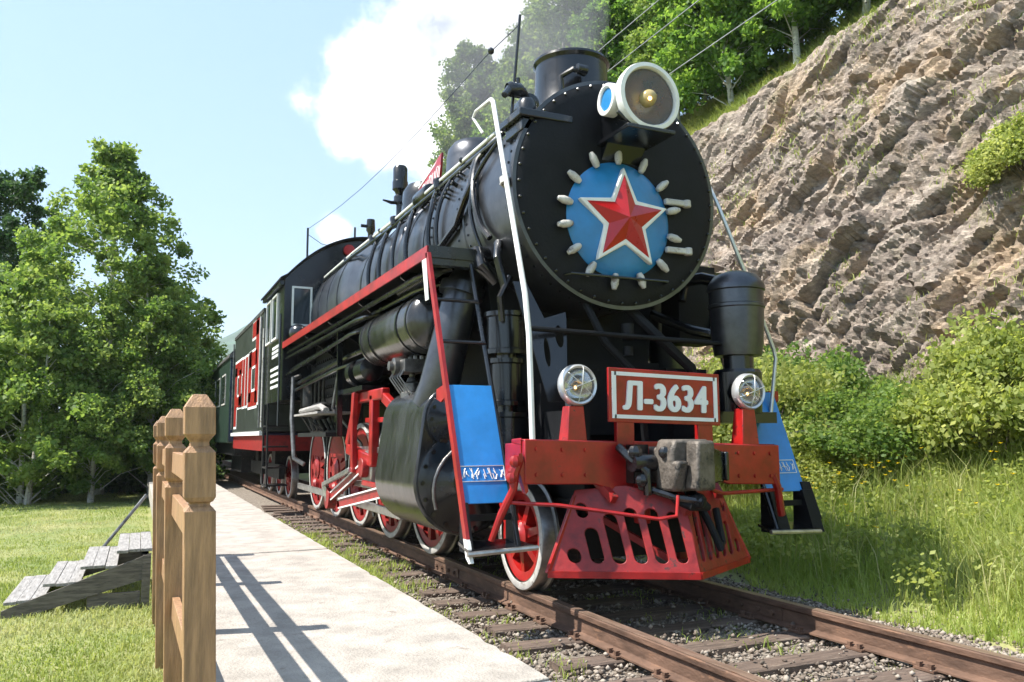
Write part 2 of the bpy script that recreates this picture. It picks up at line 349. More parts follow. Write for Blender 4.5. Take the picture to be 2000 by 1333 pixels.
# numpy noise
def hashv(ix, iy, iz, s=0):
    h = (ix*374761393 + iy*668265263 + iz*2147483647 + s*974711) & 0xffffffff
    h = (h ^ (h >> 13))*1274126177 & 0xffffffff; h = (h ^ (h >> 16)) & 0xffffffff
    return h/4294967295.0
def vnoise(x, y, z=0, s=0):
    x, y = np.asarray(x, float), np.asarray(y, float); z = np.zeros_like(x)+z
    ix, iy, iz = (np.floor(a).astype(np.int64) for a in (x, y, z)); fx, fy, fz = x-ix, y-iy, z-iz
    fx, fy, fz = (f*f*(3-2*f) for f in (fx, fy, fz)); r = 0
    for dx in (0, 1):
        for dy in (0, 1):
            for dz in (0, 1):
                r = r + hashv(ix+dx, iy+dy, iz+dz, s)*np.where(dx, fx, 1-fx)*np.where(dy, fy, 1-fy)*np.where(dz, fz, 1-fz)
    return r*2-1
def fbm(x, y, z=0, oct=5, s=0, g=.5):
    a, f, r = 1, 1, 0
    for i in range(oct): r = r + a*vnoise(np.asarray(x)*f, np.asarray(y)*f, np.asarray(z)*f, s+i); a *= g; f *= 2.03
    return r
def cracks(x, y, s=0):
    ix, iy = np.floor(x).astype(np.int64), np.floor(y).astype(np.int64); d1 = np.full(x.shape, 9.); d2 = np.full(x.shape, 9.)
    for dx in (-1, 0, 1):
        for dy in (-1, 0, 1):
            cx, cy = ix+dx, iy+dy; d = np.sqrt((cx+hashv(cx, cy, 0*cx, s)-x)**2+(cy+hashv(cx, cy, 0*cx+1, s)-y)**2)
            d2 = np.where(d < d1, d1, np.minimum(d2, d)); d1 = np.minimum(d1, d)
    return d2-d1
def facets(x, y, s=0, tilt=.6):
    """cellular blocks: every cell is its own tilted plane"""
    ix, iy = np.floor(x).astype(np.int64), np.floor(y).astype(np.int64); bd = np.full(x.shape, 9.); bh = np.zeros(x.shape)
    for dx in (-1, 0, 1):
        for dy in (-1, 0, 1):
            cx, cy = ix+dx, iy+dy; px = cx+hashv(cx, cy, 0*cx, s); py = cy+hashv(cx, cy, 0*cx+1, s)
            d = (px-x)**2+(py-y)**2; h = hashv(cx, cy, 0*cx+2, s)*2-1
            h = h + tilt*((x-px)*(hashv(cx, cy, 0*cx+3, s)*2-1)*2+(y-py)*(hashv(cx, cy, 0*cx+4, s)*2-1)*2)
            m = d < bd; bd = np.where(m, d, bd); bh = np.where(m, h, bh)
    return bh
def sstep(a, b, x): t = np.clip((x-a)/(b-a), 0, 1); return t*t*(3-2*t)

# ------------------------------------------------------------------ terrain
CB, CT, CZ = 6.6, 9.6, 9.3       # cliff foot x, cliff brow x, brow height
def ground_z(x, y):
    x = np.asarray(x, float); y = np.asarray(y, float)
    lawn = -.62+.05*vnoise(x*.35, y*.35, 0, 3)+.02*vnoise(x*1.7, y*1.7, 0, 5)
    bed = -.238+.014*vnoise(x*5, y*5, 0, 6)
    d = np.clip(x-1.85, 0, 60); bank = -.28+.2*d+.05*np.minimum(d, 5)**2
    bank = bank+.10*np.minimum(d, 1)*vnoise(x*.8, y*.8, 0, 8)
    b0 = -.28+.2*(CB-1.85)+.05*(CB-1.85)**2
    fall = 1-.82*sstep(30, 62, y)
    hill = b0 + (CZ-.25-b0)*np.clip((x-CB-.95)/(CT-CB-.4), 0, 1) + np.clip(x-CT-.2, 0, 5)*.85+np.clip(x-CT-5.2, 0, 60)*.5+.15*vnoise(x*.5, y*.5, 0, 9)
    hill = hill - .25*np.clip(x-80, 0, 100)
    z = np.where(x < -3.5, lawn, np.where(x < -3.4, lawn+(bed-lawn)*(x+3.5)/.1, np.where(x < 1.85, bed, np.where(x < CB, bank, hill))))
    return np.where(x > 1.85, -.28+(z+.28)*np.where(x > 1.85, fall, 1), z)
def axis(parts):
    r = [];
    for a, b, s in parts: r += list(np.arange(a, b, s))
    return np.array(r+[parts[-1][1]])
gx = axis([(-2500, -300, 200), (-300, -60, 20), (-60, -12, 2), (-12, -3.9, .3), (-3.9, -3.3, .04), (-3.3, 1.7, .25), (1.7, 10.5, .25), (10.5, 30, 1.0), (30, 300, 15), (300, 2500, 200)])
gy = axis([(-60, -10, 5), (-10, 30, .4), (30, 80, 2), (80, 400, 20), (400, 4000, 300)])
X, Y = np.meshgrid(gx, gy); Z = ground_z(X, Y)
nx, ny = len(gx), len(gy); idx = np.arange(nx*ny).reshape(ny, nx)
F = np.stack([idx[:-1, :-1].ravel(), idx[:-1, 1:].ravel(), idx[1:, 1:].ravel(), idx[1:, :-1].ravel()], 1)
tag(link('ground', npmesh('ground', np.stack([X.ravel(), Y.ravel(), Z.ravel()], 1), F), 'ground'), kind='structure')

# far wooded hill beyond the train
hx = np.linspace(-500, 900, 120); hy = np.linspace(900, 1500, 40); X, Y = np.meshgrid(hx, hy)
Hh = 235*np.exp(-((X-260)/230)**2)*np.exp(-((Y-1200)/260)**2)+95*np.exp(-((X+120)/140)**2)*np.exp(-((Y-1300)/200)**2)*.25
Hh = Hh*(1+.10*fbm(X*.012, Y*.012, 0, 4, 21))+3*vnoise(X*.12, Y*.12, 0, 22)-6
idx = np.arange(X.size).reshape(X.shape); F = np.stack([idx[:-1, :-1].ravel(), idx[:-1, 1:].ravel(), idx[1:, 1:].ravel(), idx[1:, :-1].ravel()], 1)
tag(link('hill', npmesh('hill', np.stack([X.ravel(), Y.ravel(), Hh.ravel()], 1), F), 'far_hill'), kind='structure')

# cliff
def cliff_pt(y, t, disp=True):
    """y along the track, t 0 foot .. 1 brow -> world point"""
    fall = 1-.82*sstep(30, 62, y)
    zb, zt = 1.15, CZ+.5*vnoise(y*.25, y*0, 0, 31)+.22*vnoise(y*1.1, y*0, 0, 32)
    z = zb+(zt-zb)*t; x = CB+(CT-CB)*(t**1.1)
    z = -.28+(z+.28)*fall
    s, h = y, t*9.0
    a = .72; sr, hr = s*math.cos(a)-h*math.sin(a), s*math.sin(a)+h*math.cos(a)     # strata dip
    w1 = .35*vnoise(s*.9, h*.9, 0, 3); w2 = .35*vnoise(s*.9, h*.9, 0, 4)
    d = .5*fbm(s*.22, h*.22, 0, 3, 41)+.11*facets(sr*.30+w1, hr*.85+w2, 50, .5)+.12*facets(sr*.62+w1*1.5, hr*2.2+w2*1.5, 51, .7)+.065*facets(sr*1.5+w2, hr*4.9+w1, 52, .7)+.028*facets(sr*3.4, hr*10+w1*2, 53, .7)+.012*facets(sr*8, hr*18, 54, .7)
    d = d+.09*fbm(sr*1.2, hr*3.4, 0, 5, 60, .6)
    d = d-.13*np.exp(-(cracks(sr*.30+w1, hr*.85+w2, 50)/.05)**2)-.09*np.exp(-(cracks(sr*.62+w1*1.5, hr*2.2+w2*1.5, 51)/.07)**2)*(vnoise(s*.5, h*.5, 0, 77) > -.25)-.045*np.exp(-(cracks(sr*1.5+w2, hr*4.9+w1, 52)/.1)**2)
    d = d*(.35+.65*np.minimum(1, np.minimum(t, 1-t)*9))
    # long ledge with an overhang running up the face
    q = hr-(1.2+.15*vnoise(sr*.7, sr*0, 0, 71)); d = d+.26*np.exp(-((q-.5)/.45)**2)*sstep(-.12, .1, q)*(.45+.6*vnoise(sr*.5, sr*0, 0, 72))-.16*np.exp(-((q+.15)/.2)**2)*(.5+.5*vnoise(sr*.6, sr*0, 0, 73))
    d = d+.10
    return x-.92*d, y+.0*d, z+.38*d
cy = np.concatenate([np.arange(-5, 14, .045), np.arange(14, 60, .12)]); ct = np.linspace(0, 1, 200); Yc, Tc = np.meshgrid(cy, ct)
Xc, Y2, Zc = cliff_pt(Yc, Tc)
# tuck the upper rim back into the hillside
Xr = np.concatenate([Xc, Xc[-1:]+.9, Xc[-1:]+2.0]); Yr = np.concatenate([Y2, Y2[-1:], Y2[-1:]]); Zr = np.concatenate([Zc, Zc[-1:]+.10, Zc[-1:]-.8])
idx = np.arange(Xr.size).reshape(Xr.shape); F = np.stack([idx[:-1, :-1].ravel(), idx[1:, :-1].ravel(), idx[1:, 1:].ravel(), idx[:-1, 1:].ravel()], 1)
cl = link('cliff', npmesh('cliff', np.stack([Xr.ravel(), Yr.ravel(), Zr.ravel()], 1), F), 'rock', smooth=True, ang=14); tag(cl, kind='structure')

# ------------------------------------------------------------------ platform
pl = empty('platform', (-2.78, 0, .05), kind='structure')
ys = [-8.0, -2.52, 2.97, 8.45, 13.9, 19.4]
for i in range(5):
    a, b_ = ys[i]+.012, ys[i+1]-.012
    xr = -1.86+.012*(i % 2); zt = .05-.006*(i % 2)-(.012 if i == 0 else 0); e = []
    ny_ = 46; ed = [(xr-abs(random.gauss(0, .005))-(.02 if random.random() < .07 else 0), a+(b_-a)*k/ny_) for k in range(ny_+1)]
    ed += [(xr+(-3.535-xr)*k/12, b_-abs(random.gauss(0, .003))) for k in range(1, 13)]+[(-3.535+(xr+3.535)*k/12, a+abs(random.gauss(0, .003))) for k in range(12)]
    MB().prism(ed, (0, 0, -.32), (1, 0, 0), (0, 1, 0), (0, 0, zt+.32)).build('slab', 'concrete_grey' if i == 0 else 'concrete', pl, bevel=.008)

# ------------------------------------------------------------------ track
prof = [(-.065, 0), (.065, 0), (.065, .012), (.012, .03), (.009, .12), (.034, .135), (.036, .165), (.028, .178), (-.028, .178), (-.036, .165), (-.034, .135), (-.009, .12), (-.012, .03), (-.065, .012)]
def rail(x, label):
    root = empty('rail', (x, 0, -.178), label, 'rail', 'the two running rails')
    y0, y1 = -8, 70
    MB().prism(prof, (x, y0, -.178), (1, 0, 0), (0, 0, 1), (0, y1-y0, 0)).build('rail_web', 'rust', root, smooth=False)
    MB().box(x-.0325, x+.0325, y0, y1, -.002, .0025).build('railhead', 'rail_head', root)
    return root
rl = rail(-.80, 'rusty rail nearest the concrete platform'); rr = rail(.80, 'rusty rail on the cliff side of the track')
tp = None; sm = None
slp_y = np.arange(-6.0, 13, .56)
for i, y in enumerate(slp_y):
    x0, x1 = -1.36+random.uniform(-.06, .06), 1.36+random.uniform(-.06, .06); wdt = random.uniform(.1, .125)
    mb = MB(); k = 9
    for j in range(k):
        pass
    jit = [random.uniform(-.012, .012) for _ in range(2*(k+1))]
    vs = []; xs = np.linspace(x0, x1, k+1)
    for j, xx in enumerate(xs):
        a, b_ = -wdt+jit[2*j], wdt+jit[2*j+1]; zt = -.186+random.uniform(-.006, .0)
        vs += [(xx, y+a, -.36), (xx, y+b_, -.36), (xx, y+b_, zt-.01), (xx, y+b_-.015, zt), (xx, y+a+.015, zt), (xx, y+a, zt-.01)]
    fs = [(0, 1, 2, 3, 4, 5)]+[tuple(range(6*k, 6*k+6))]
    for j in range(k):
        for q in range(6): fs.append((6*j+q, 6*j+(q+1) % 6, 6*j+6+(q+1) % 6, 6*j+6+q))
    o = mb.add(vs, fs).build('sleeper', 'sleeper', None, ang=25)
    o.rotation_euler = (0, 0, 0)
    tag(o, {5: 'fourth timber sleeper in front of the red cowcatcher', 6: 'third timber sleeper in front of the red cowcatcher', 7: 'second timber sleeper in front of the red cowcatcher', 8: 'first timber sleeper in front of the red cowcatcher', 9: 'timber sleeper in shadow under the red cowcatcher', 10: 'timber sleeper just ahead of the front wheel', 11: 'timber sleeper just behind the front wheel'}.get(i, 'weathered dark timber sleeper lying under the rails'), 'sleeper', 'timber sleepers under the track')
    for root, x in ((rl, -.80), (rr, .80)):
        if tp is None:
            t = MB().box(-.1, .1, -.075, .075, -.186, -.172)
            for sx in (-.078, .078):
                for sy in (-.04, .045): t.box(sx-.012, sx+.012, sy-.012, sy+.012, -.18, -.150).box(sx-.02 if sx > 0 else sx-.012, sx+.012 if sx > 0 else sx+.02, sy-.014, sy+.014, -.150, -.140)
            o = t.build('tie_plate', 'rust', None); tp = o.data; bpy.data.objects.remove(o)
        q = bpy.data.objects.new('tie_plate', tp); col.objects.link(q); q.parent = root; q.location = (0, y, .178)
for root, x, yj in ((rl, -.8, 1.95), (rr, .8, -.95), (rl, -.8, -3.6)):
    m_ = MB()
    for s in (-1, 1):
        m_.box(x+s*.014-.01, x+s*.014+.01, yj-.36, yj+.36, -.148, -.052)
        for q in (-.27, -.1, .1, .27): m_.lathe([(0, .03), (.02, .03), (.02, 0)], (x+s*.02, yj+q, -.1), (s, 0, 0), 6)
    m_.build('fishplate', 'rust', root)

# ballast: loose stones
def stones(n, sampler, smin, smax):
    ico = np.array([(1, 0, 0), (0, 1, 0), (-1, 0, 0), (0, -1, 0), (0, 0, 1), (0, 0, -1), (.62, .62, .25), (-.62, .6, .2), (-.6, -.64, .25), (.6, -.62, .3)])
    fc = np.array([(0, 6, 4), (6, 1, 4), (1, 7, 4), (7, 2, 4), (2, 8, 4), (8, 3, 4), (3, 9, 4), (9, 0, 4), (0, 5, 6), (6, 5, 1), (1, 5, 7), (7, 5, 2), (2, 5, 8), (8, 5, 3), (3, 5, 9), (9, 5, 0)])
    P = sampler(n); n = len(P); s = smin+(smax-smin)*RNG.random((n, 1, 1))**2
    sh = 1+.6*(RNG.random((n, 10, 1))-.5); ax = .6+.7*RNG.random((n, 1, 3)); ax[:, :, 2] *= .75
    V = ico[None]*sh*ax*s; a = RNG.random(n)*6.28; c_, s_ = np.cos(a)[:, None], np.sin(a)[:, None]
    V = np.stack([V[:, :, 0]*c_-V[:, :, 1]*s_, V[:, :, 0]*s_+V[:, :, 1]*c_, V[:, :, 2]], 2)+P[:, None, :]
    Fs = (fc[None]+np.arange(n)[:, None, None]*10).reshape(-1, 3)
    return npmesh('stones', V.reshape(-1, 3), Fs, np.repeat(RNG.random(n), 16))
m, t, b = mat_base('stone_mix'); at = N(t, 'ShaderNodeAttribute', attribute_name='rnd'); cr = N(t, 'ShaderNodeValToRGB')
cr.color_ramp.elements[0].color = (.10, .075, .058, 1); cr.color_ramp.elements[1].color = (.37, .32, .265, 1); e = cr.color_ramp.elements.new(.5); e.color = (.21, .17, .135, 1)
t.links.new(at.outputs['Fac'], cr.inputs[0]); t.links.new(cr.outputs[0], b.inputs['Base Color']); b.inputs['Roughness'].default_value = .9
def samp_bed(n):
    x = RNG.uniform(-1.85, 1.9, n); y = -6+RNG.random(n)**1.4*16; nn = vnoise(x*1.3, y*1.3, 0, 15)
    x = np.concatenate([x, RNG.normal(1.65, .28, n//4)]); y = np.concatenate([y, -6+RNG.random(n//4)*14])
    z = ground_z(x, y)+.0+.012*RNG.random(len(x))
    onsl = np.abs(((y+6.0+.28) % .56)-.28) < .115; keep = ~(onsl & (np.abs(x) < 1.35)) | (RNG.random(len(x)) < .07); z = np.where(onsl & (np.abs(x) < 1.35), -.182, z)
    keep &= (x > -1.84)
    z = np.where(np.abs(x) < 1.5, z+.035*RNG.random(len(x)), z)
    return np.stack([x, y, z], 1)[keep]
tag(link('ballast_stones', stones(42000, samp_bed, .008, .027), 'stone_mix', smooth=False), 'loose grey and brown ballast stones between the sleepers', 'gravel', kind='stuff')

# ------------------------------------------------------------------ grass
def blades(P, h, wd, lean, nseg=2):
    """P (n,3) roots, h heights; bent tapering blades"""
    n = len(P); a = RNG.random(n)*6.283; dx, dy = np.cos(a), np.sin(a); b = RNG.random(n)*6.283; lx, ly = np.cos(b)*lean*h*RNG.random(n), np.sin(b)*lean*h*RNG.random(n)
    V = np.zeros((n, 5, 3)); 
    for k, (t, ww) in enumerate(((0, 1), (.55, .75))):
        cx, cyy, cz = P[:, 0]+lx*t**2, P[:, 1]+ly*t**2, P[:, 2]+h*t
        V[:, 2*k] = np.stack([cx-dx*wd*ww/2, cyy-dy*wd*ww/2, cz], 1); V[:, 2*k+1] = np.stack([cx+dx*wd*ww/2, cyy+dy*wd*ww/2, cz], 1)
    V[:, 4] = np.stack([P[:, 0]+lx, P[:, 1]+ly, P[:, 2]+h*(1-.25*lean)], 1)
    o = np.arange(n)[:, None]*5
    Fs = np.stack([np.concatenate([o+0, o+1, o+3], 1), np.concatenate([o+0, o+3, o+2], 1), np.concatenate([o+2, o+3, o+4], 1)], 1).reshape(-1, 3)
    return V.reshape(-1, 3), Fs
def grass_obj(name, P, h, wd, lean, mat, label, rndfun=None):
    V, Fs = blades(P, h, wd, lean); r = RNG.random(len(P)) if rndfun is None else rndfun
    tag(link(name, npmesh(name, V, Fs, np.repeat(r, 3)), mat, smooth=False), label, 'grass', kind='stuff')
# tall verge on the cliff side
n = 150000; x = 1.75+RNG.random(n)**1.15*5.2; y = -5.5+RNG.random(n)**1.1*22
den = vnoise(x*.9, y*.9, 0, 81); edge = 1.95+.3*vnoise(y*.9, y*0, 0, 82)+.12*vnoise(y*3.1, y*0, 0, 83); k = (den+RNG.random(n)*1.3 > -.15) & (x > edge)
x, y = x[k], y[k]; dd = sstep(0, 1.4, x-1.9); hn = .55+.45*vnoise(x*.6, y*.6, 0, 84)
h = (.12+.52*dd*np.clip(hn, .25, 1))*(.5+.8*RNG.random(len(x)))
grass_obj('verge_grass', np.stack([x, y, ground_z(x, y)-.01], 1), h, .007+.009*RNG.random(len(x)), .8, 'grass_tall', 'tall green grass on the bank between track and cliff', np.clip(.45+.35*vnoise(x*.7, y*.7, 0, 86)+.3*(RNG.random(len(x))-.5), 0, 1))
n = 5000; x = 2.3+RNG.random(n)*4; y = -4+RNG.random(n)*14
grass_obj('seed_stalks', np.stack([x, y, ground_z(x, y)], 1), .45+.4*RNG.random(n), .006+.004*RNG.random(n), .6, 'grass_dry', 'pale seeding grass stalks standing above the verge', RNG.random(n))
# lawn
n = 120000; y = -1+RNG.random(n)**1.5*27; x = -3.56-RNG.random(n)**1.0*(1.5+.5*(y+1.5)); 
cl_ = vnoise(x*.9, y*.9, 0, 91)
h = (.03+.05*RNG.random(n))*(1+.6*vnoise(x*1.5, y*1.5, 0, 92))+.05*(RNG.random(n) > .97)
grass_obj('lawn_grass', np.stack([x, y, ground_z(x, y)-.004], 1), h, .008+.008*RNG.random(n), 1.1, 'grass_lawn', 'short sunlit lawn grass left of the platform', np.clip(.5+.4*cl_+.35*(RNG.random(n)-.5), 0, 1))
# tufts along the platform foot and between the sleepers
cs = []; 
for i in range(480):
    y = 0.2+random.random()*9; x = -1.80+abs(random.gauss(0, .25)) if random.random() < .8 else random.uniform(-1.2, 1.3)
    cs.append((x, y, random.uniform(.4, 1)*(1.2 if 1.5 < y < 6.5 else .6)))
for i in range(110): cs.append((random.uniform(-1.8, 1.6), random.uniform(-5, .5), random.uniform(.3, .8)))
P = []; hh = []
for x, y, s in cs:
    k = int(30*s); P.append(np.stack([RNG.normal(x, .06*s+.02, k), RNG.normal(y, .1*s+.02, k), np.full(k, -.235)], 1)); hh.append((.07+.1*RNG.random(k))*s)
P = np.concatenate(P); hh = np.concatenate(hh); k = (P[:, 0] > -1.85) & ~((np.abs(np.abs(P[:, 0])-.8) < .07)); P, hh = P[k], hh[k]
grass_obj('track_weeds', P, hh, .007+.006*RNG.random(len(P)), .9, 'grass_tall', 'green weeds growing between platform edge and rail', np.clip(.55+.5*(RNG.random(len(P))-.5), 0, 1))
# grass on the cliff brow and on ledges
n = 90000; y = -4+RNG.random(n)*34; x = CT-.1+RNG.random(n)**1.3*7; z = ground_z(x, y); k = vnoise(x*.8, y*.8, 0, 95) > -.7; x, y, z = x[k], y[k], z[k]
z = np.maximum(z, 0)+.02
grass_obj('brow_grass', np.stack([x, y, z], 1), .18+.35*RNG.random(len(x)), .016+.014*RNG.random(len(x)), .9, 'grass_dry', 'yellow green grass along the brow of the cliff', np.clip(.4+.35*vnoise(x*.5, y*.5, 0, 96)+.4*(RNG.random(len(x))-.5), 0, 1))
P = []; hh = []
for i in range(170):
    yy, tt = RNG.uniform(0, 24), RNG.uniform(.05, .98)
    k = int(RNG.integers(40, 200)); yv = RNG.normal(yy, .28, k); tv = np.clip(RNG.normal(tt, .03, k), 0.02, 1); px, py, pz = cliff_pt(yv, tv)
    P.append(np.stack([px+.02, py, pz-.02], 1)); hh.append(.08+.16*RNG.random(k))
P = np.concatenate(P); hh = np.concatenate(hh)
grass_obj('ledge_grass', P, hh, .012+.01*RNG.random(len(P)), 1.0, 'grass_tall', 'thin grass tufts clinging to cracks of the rock face', RNG.random(len(P)))
# yellow flowers in the verge
fl = []
for (cx, cyy, k, s) in ((4.3, .9, 46, .45), (3.7, 1.2, 14, .3), (4.6, -.9, 26, .5), (4.9, -1.3, 16, .4), (3.1, -.2, 6, .5)):
    fl.append(np.stack([RNG.normal(cx, s, k), RNG.normal(cyy, s, k)], 1))
fl = np.concatenate(fl); z = ground_z(fl[:, 0], fl[:, 1]); hgt = .38+.22*RNG.random(len(fl)); mb = MB()
for (x, y), z0, hh_ in zip(fl, z, hgt):
    for j in range(5):
        a = j*1.2566+x; d = .022; mb.add([(x, y, z0+hh_), (x+math.cos(a-.5)*d*.8, y+math.sin(a-.5)*d*.8, z0+hh_+.01), (x+math.cos(a)*d*1.4, y+math.sin(a)*d*1.4, z0+hh_+.014), (x+math.cos(a+.5)*d*.8, y+math.sin(a+.5)*d*.8, z0+hh_+.01)], [(0, 1, 2, 3)])
o = mb.build('yellow_flowers', 'flower', None, smooth=False); a = o.data.attributes.new('rnd', 'FLOAT', 'FACE'); a.data.foreach_set('value', RNG.random(len(o.data.polygons)).astype(np.float32))
tag(o, 'small yellow wildflowers scattered through the tall verge grass', 'flowers', kind='stuff')

def leaf_cloud(C, rad, per, size, flat=.0, aspect=1.6):
    """C (m,3) clump centres, rad (m,) or (m,3); kite leaves spread through every clump"""
    m = len(C); rad = np.asarray(rad, float); rad = rad if rad.ndim == 2 else np.stack([rad, rad, rad*.8], 1)
    u = RNG.normal(size=(m, per, 3)); u /= np.linalg.norm(u, axis=2, keepdims=True); rr = RNG.random((m, per, 1))**.45
    P = (C[:, None]+u*rr*rad[:, None]).reshape(-1, 3); n = len(P)
    a = RNG.normal(size=(n, 3)); a[:, 2] = a[:, 2]*.8-.35; a /= np.linalg.norm(a, axis=1, keepdims=True)
    b = RNG.normal(size=(n, 3)); b -= a*(a*b).sum(1, keepdims=True); b /= np.linalg.norm(b, axis=1, keepdims=True)
    s = (size*(.6+.8*RNG.random((n, 1)))); 
    V = np.stack([P, P+a*s*.5+b*s*.5/aspect*1.2, P+a*s, P+a*s*.45-b*s*.5/aspect*1.2], 1).reshape(-1, 3)
    F = np.arange(n*4).reshape(-1, 4)
    cl_r = np.repeat(RNG.random(m), per); r = np.clip(.25+.5*cl_r+.5*(RNG.random(n)-.5), 0, 1)
    return V, F, r
def birch_meshes(H, crown_r, z_lo, shape, nclump, per, leaf, seed, mat, bark='birch_bark', tr=.10, stems=1, droop=.3):
    global RNG; RNG = np.random.default_rng(seed); rnd = random.Random(seed)
    mb = MB(); C = []; rad = []
    for st in range(stems):
        bx, by = (0, 0) if st == 0 else (rnd.uniform(-.8, .8), rnd.uniform(-.8, .8)); lx, ly = rnd.uniform(-.06, .06), rnd.uniform(-.06, .06)
        Hs = H*(1 if st == 0 else rnd.uniform(.65, .9)); path = []
        for i in range(9):
            t = i/8; path.append((bx+lx*Hs*t+.12*math.sin(3*t+seed), by+ly*Hs*t+.12*math.cos(2.6*t+seed*2), -.2+(Hs*.96+.2)*t))
        mb.tube(path, [tr*(1-.88*i/8)*(1.35 if i == 0 else 1) for i in range(9)], 9)
        k = nclump//stems
        for j in range(k):
            t = z_lo+(1-z_lo)*(j+rnd.random())/k; prof = shape(t); ii = min(7, int(t*8)); f = t*8-ii; base = Vector(path[ii]).lerp(Vector(path[ii+1]), f)
            a = rnd.random()*6.283; rr = crown_r*prof*(rnd.random()**.5); tip = base+Vector((math.cos(a)*rr, math.sin(a)*rr, rr*(.35-droop)+rnd.uniform(-.3, .3)))
            if rr > .25 and j % 3 == 0:
                st_ = base-Vector((0, 0, rr*.5)); mid = st_.lerp(tip, .5)+Vector((0, 0, .12*rr)); mb.tube([st_, mid, tip], [max(.012, tr*.2*(1-t)+.01), .011, .005], 5)
            C.append(tip); rad.append(rnd.uniform(.22, .62)*min(1, H/9)*(1 if t < .88 else .6))
    V, F, r = leaf_cloud(np.array(C), np.array(rad), per, leaf)
    tr_o = mb.build('trunk', bark, None); tm = tr_o.data; bpy.data.objects.remove(tr_o)
    cm = npmesh('crown', V, F, r); cm.materials.append(MATS[mat]); return tm, cm
def put_tree(name, meshes, loc, rz, sc_, label, cat, group=None, parts=('trunk', 'crown')):
    o = empty(name, loc, label, cat, group); o.rotation_euler = (0, 0, rz); o.scale = (sc_, sc_, sc_*1.0) if not isinstance(sc_, tuple) else sc_
    for nm, me in zip(parts, meshes):
        c = bpy.data.objects.new(nm, me); col.objects.link(c); c.parent = o
    return o
sh_round = lambda t: max(.15, math.sin(math.pi*min(1, (t*.82+.2)))**.7)
sh_cone = lambda t: max(.12, min(1, (1.03-t)*2.0))**.85*(.8+.2*min(1, t*4))
sh_tall = lambda t: max(.22, math.sin(math.pi*min(1, t*.78+.17))**.65)
GZ = lambda x, y: float(ground_z(np.array([x]), np.array([y]))[0])
A = birch_meshes(12.4, 3.7, .22, sh_cone, 330, 130, .14, 101, 'leaf_birch', tr=.15)
B = birch_meshes(9.5, 3.0, .24, sh_round, 260, 130, .14, 102, 'leaf_birch', tr=.12, stems=2)
Cc = birch_meshes(13, 2.9, .25, sh_tall, 230, 130, .15, 103, 'leaf_dark', tr=.16)
D = birch_meshes(6.6, 2.4, .08, sh_round, 230, 130, .125, 104, 'leaf_birch', tr=.08, stems=3)
lg = 'birch trees at the edge of the lawn'
put_tree('birch_tree', A, (-5.1, 25.0, -.62), 0, 1.0, 'tallest leafy birch in the clump left of the platform', 'tree', lg)
put_tree('birch_tree', B, (-3.55, 23.0, -.62), 1.2, .86, 'bushy birch with two pale stems closest to the train', 'tree', lg)
put_tree('birch_tree', D, (-6.9, 22.0, -.62), 2.1, 1.12, 'low light green birch at the front left of the clump', 'tree', lg)
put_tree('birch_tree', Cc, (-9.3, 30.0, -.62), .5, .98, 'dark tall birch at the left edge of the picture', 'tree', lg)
put_tree('birch_tree', B, (-7.6, 26.5, -.62), 3.9, .92, 'dense birch behind the low light green one', 'tree', lg)
put_tree('birch_tree', B, (-5.0, 21.6, -.62), 4.4, .66, 'small birch with a pale trunk in front of the tallest one', 'tree', lg)
put_tree('birch_tree', A, (-3.7, 31.0, -.62), 2.7, .80, 'farther birch filling the clump towards the train', 'tree', lg)
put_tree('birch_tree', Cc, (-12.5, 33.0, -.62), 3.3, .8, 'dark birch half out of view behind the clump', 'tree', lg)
put_tree('birch_tree', D, (-9.2, 24.0, -.62), 5.4, 1.0, 'low birch at the far left of the lawn', 'tree', lg)
# cliff-top birches
E1 = birch_meshes(9.5, 2.3, .2, sh_tall, 210, 140, .15, 105, 'leaf_hill', tr=.12)
E2 = birch_meshes(8.2, 2.2, .12, sh_round, 210, 140, .15, 106, 'leaf_hill', tr=.10)
E3 = birch_meshes(10.5, 2.1, .25, sh_tall, 210, 140, .15, 107, 'leaf_birch', tr=.12)
hill = [(11.6, 11.0), (12.6, 9.2), (13.6, 12.6), (14.2, 8.2), (11.2, 13.2), (12.8, 14.8), (15.2, 10.6), (15.6, 14.0), (16.8, 12.0), (13.2, 17.0), (11.4, 16.2), (15.4, 6.4), (17.6, 8.8),
        (16.8, 5.0), (18.2, 16.2), (11.0, 19.0), (13.4, 20.4), (11.8, 22.4), (10.8, 25.0), (13.0, 25.5), (11.2, 28.2), (12.6, 30.5), (10.9, 32.0), (12.2, 35.0), (19.5, 11.5), (20.5, 15.5), (14.5, 22.5), (14.8, 28.0), (10.6, 21.2), (10.7, 30.2), (14.6, 18.4), (12.0, 26.8), (13.8, 33.0), (10.6, 34.5), (16.5, 25), (16.5, 31)]
kinds = [(E1, 'slim'), (E2, 'bushy'), (E3, 'tall')]
rndt = random.Random(5); 
for i, (x, y) in enumerate(sorted(hill, key=lambda p: p[1])):
    x += 1.5 if y < 17.5 else .3
    me, kd = kinds[i % 3]; s = rndt.uniform(.75, 1.08); z = GZ(x, y)
    near = y < 17.5
    lab = 'bright green birch in the wood on top of the cliff' if near else 'hazy birch on the hillside behind the smoke left of chimney'
    put_tree('birch_tree', me, (x, y, z-.1), rndt.random()*6.28, s, lab, 'tree', 'birches on top of the cliff' if near else 'birches behind the smoke')
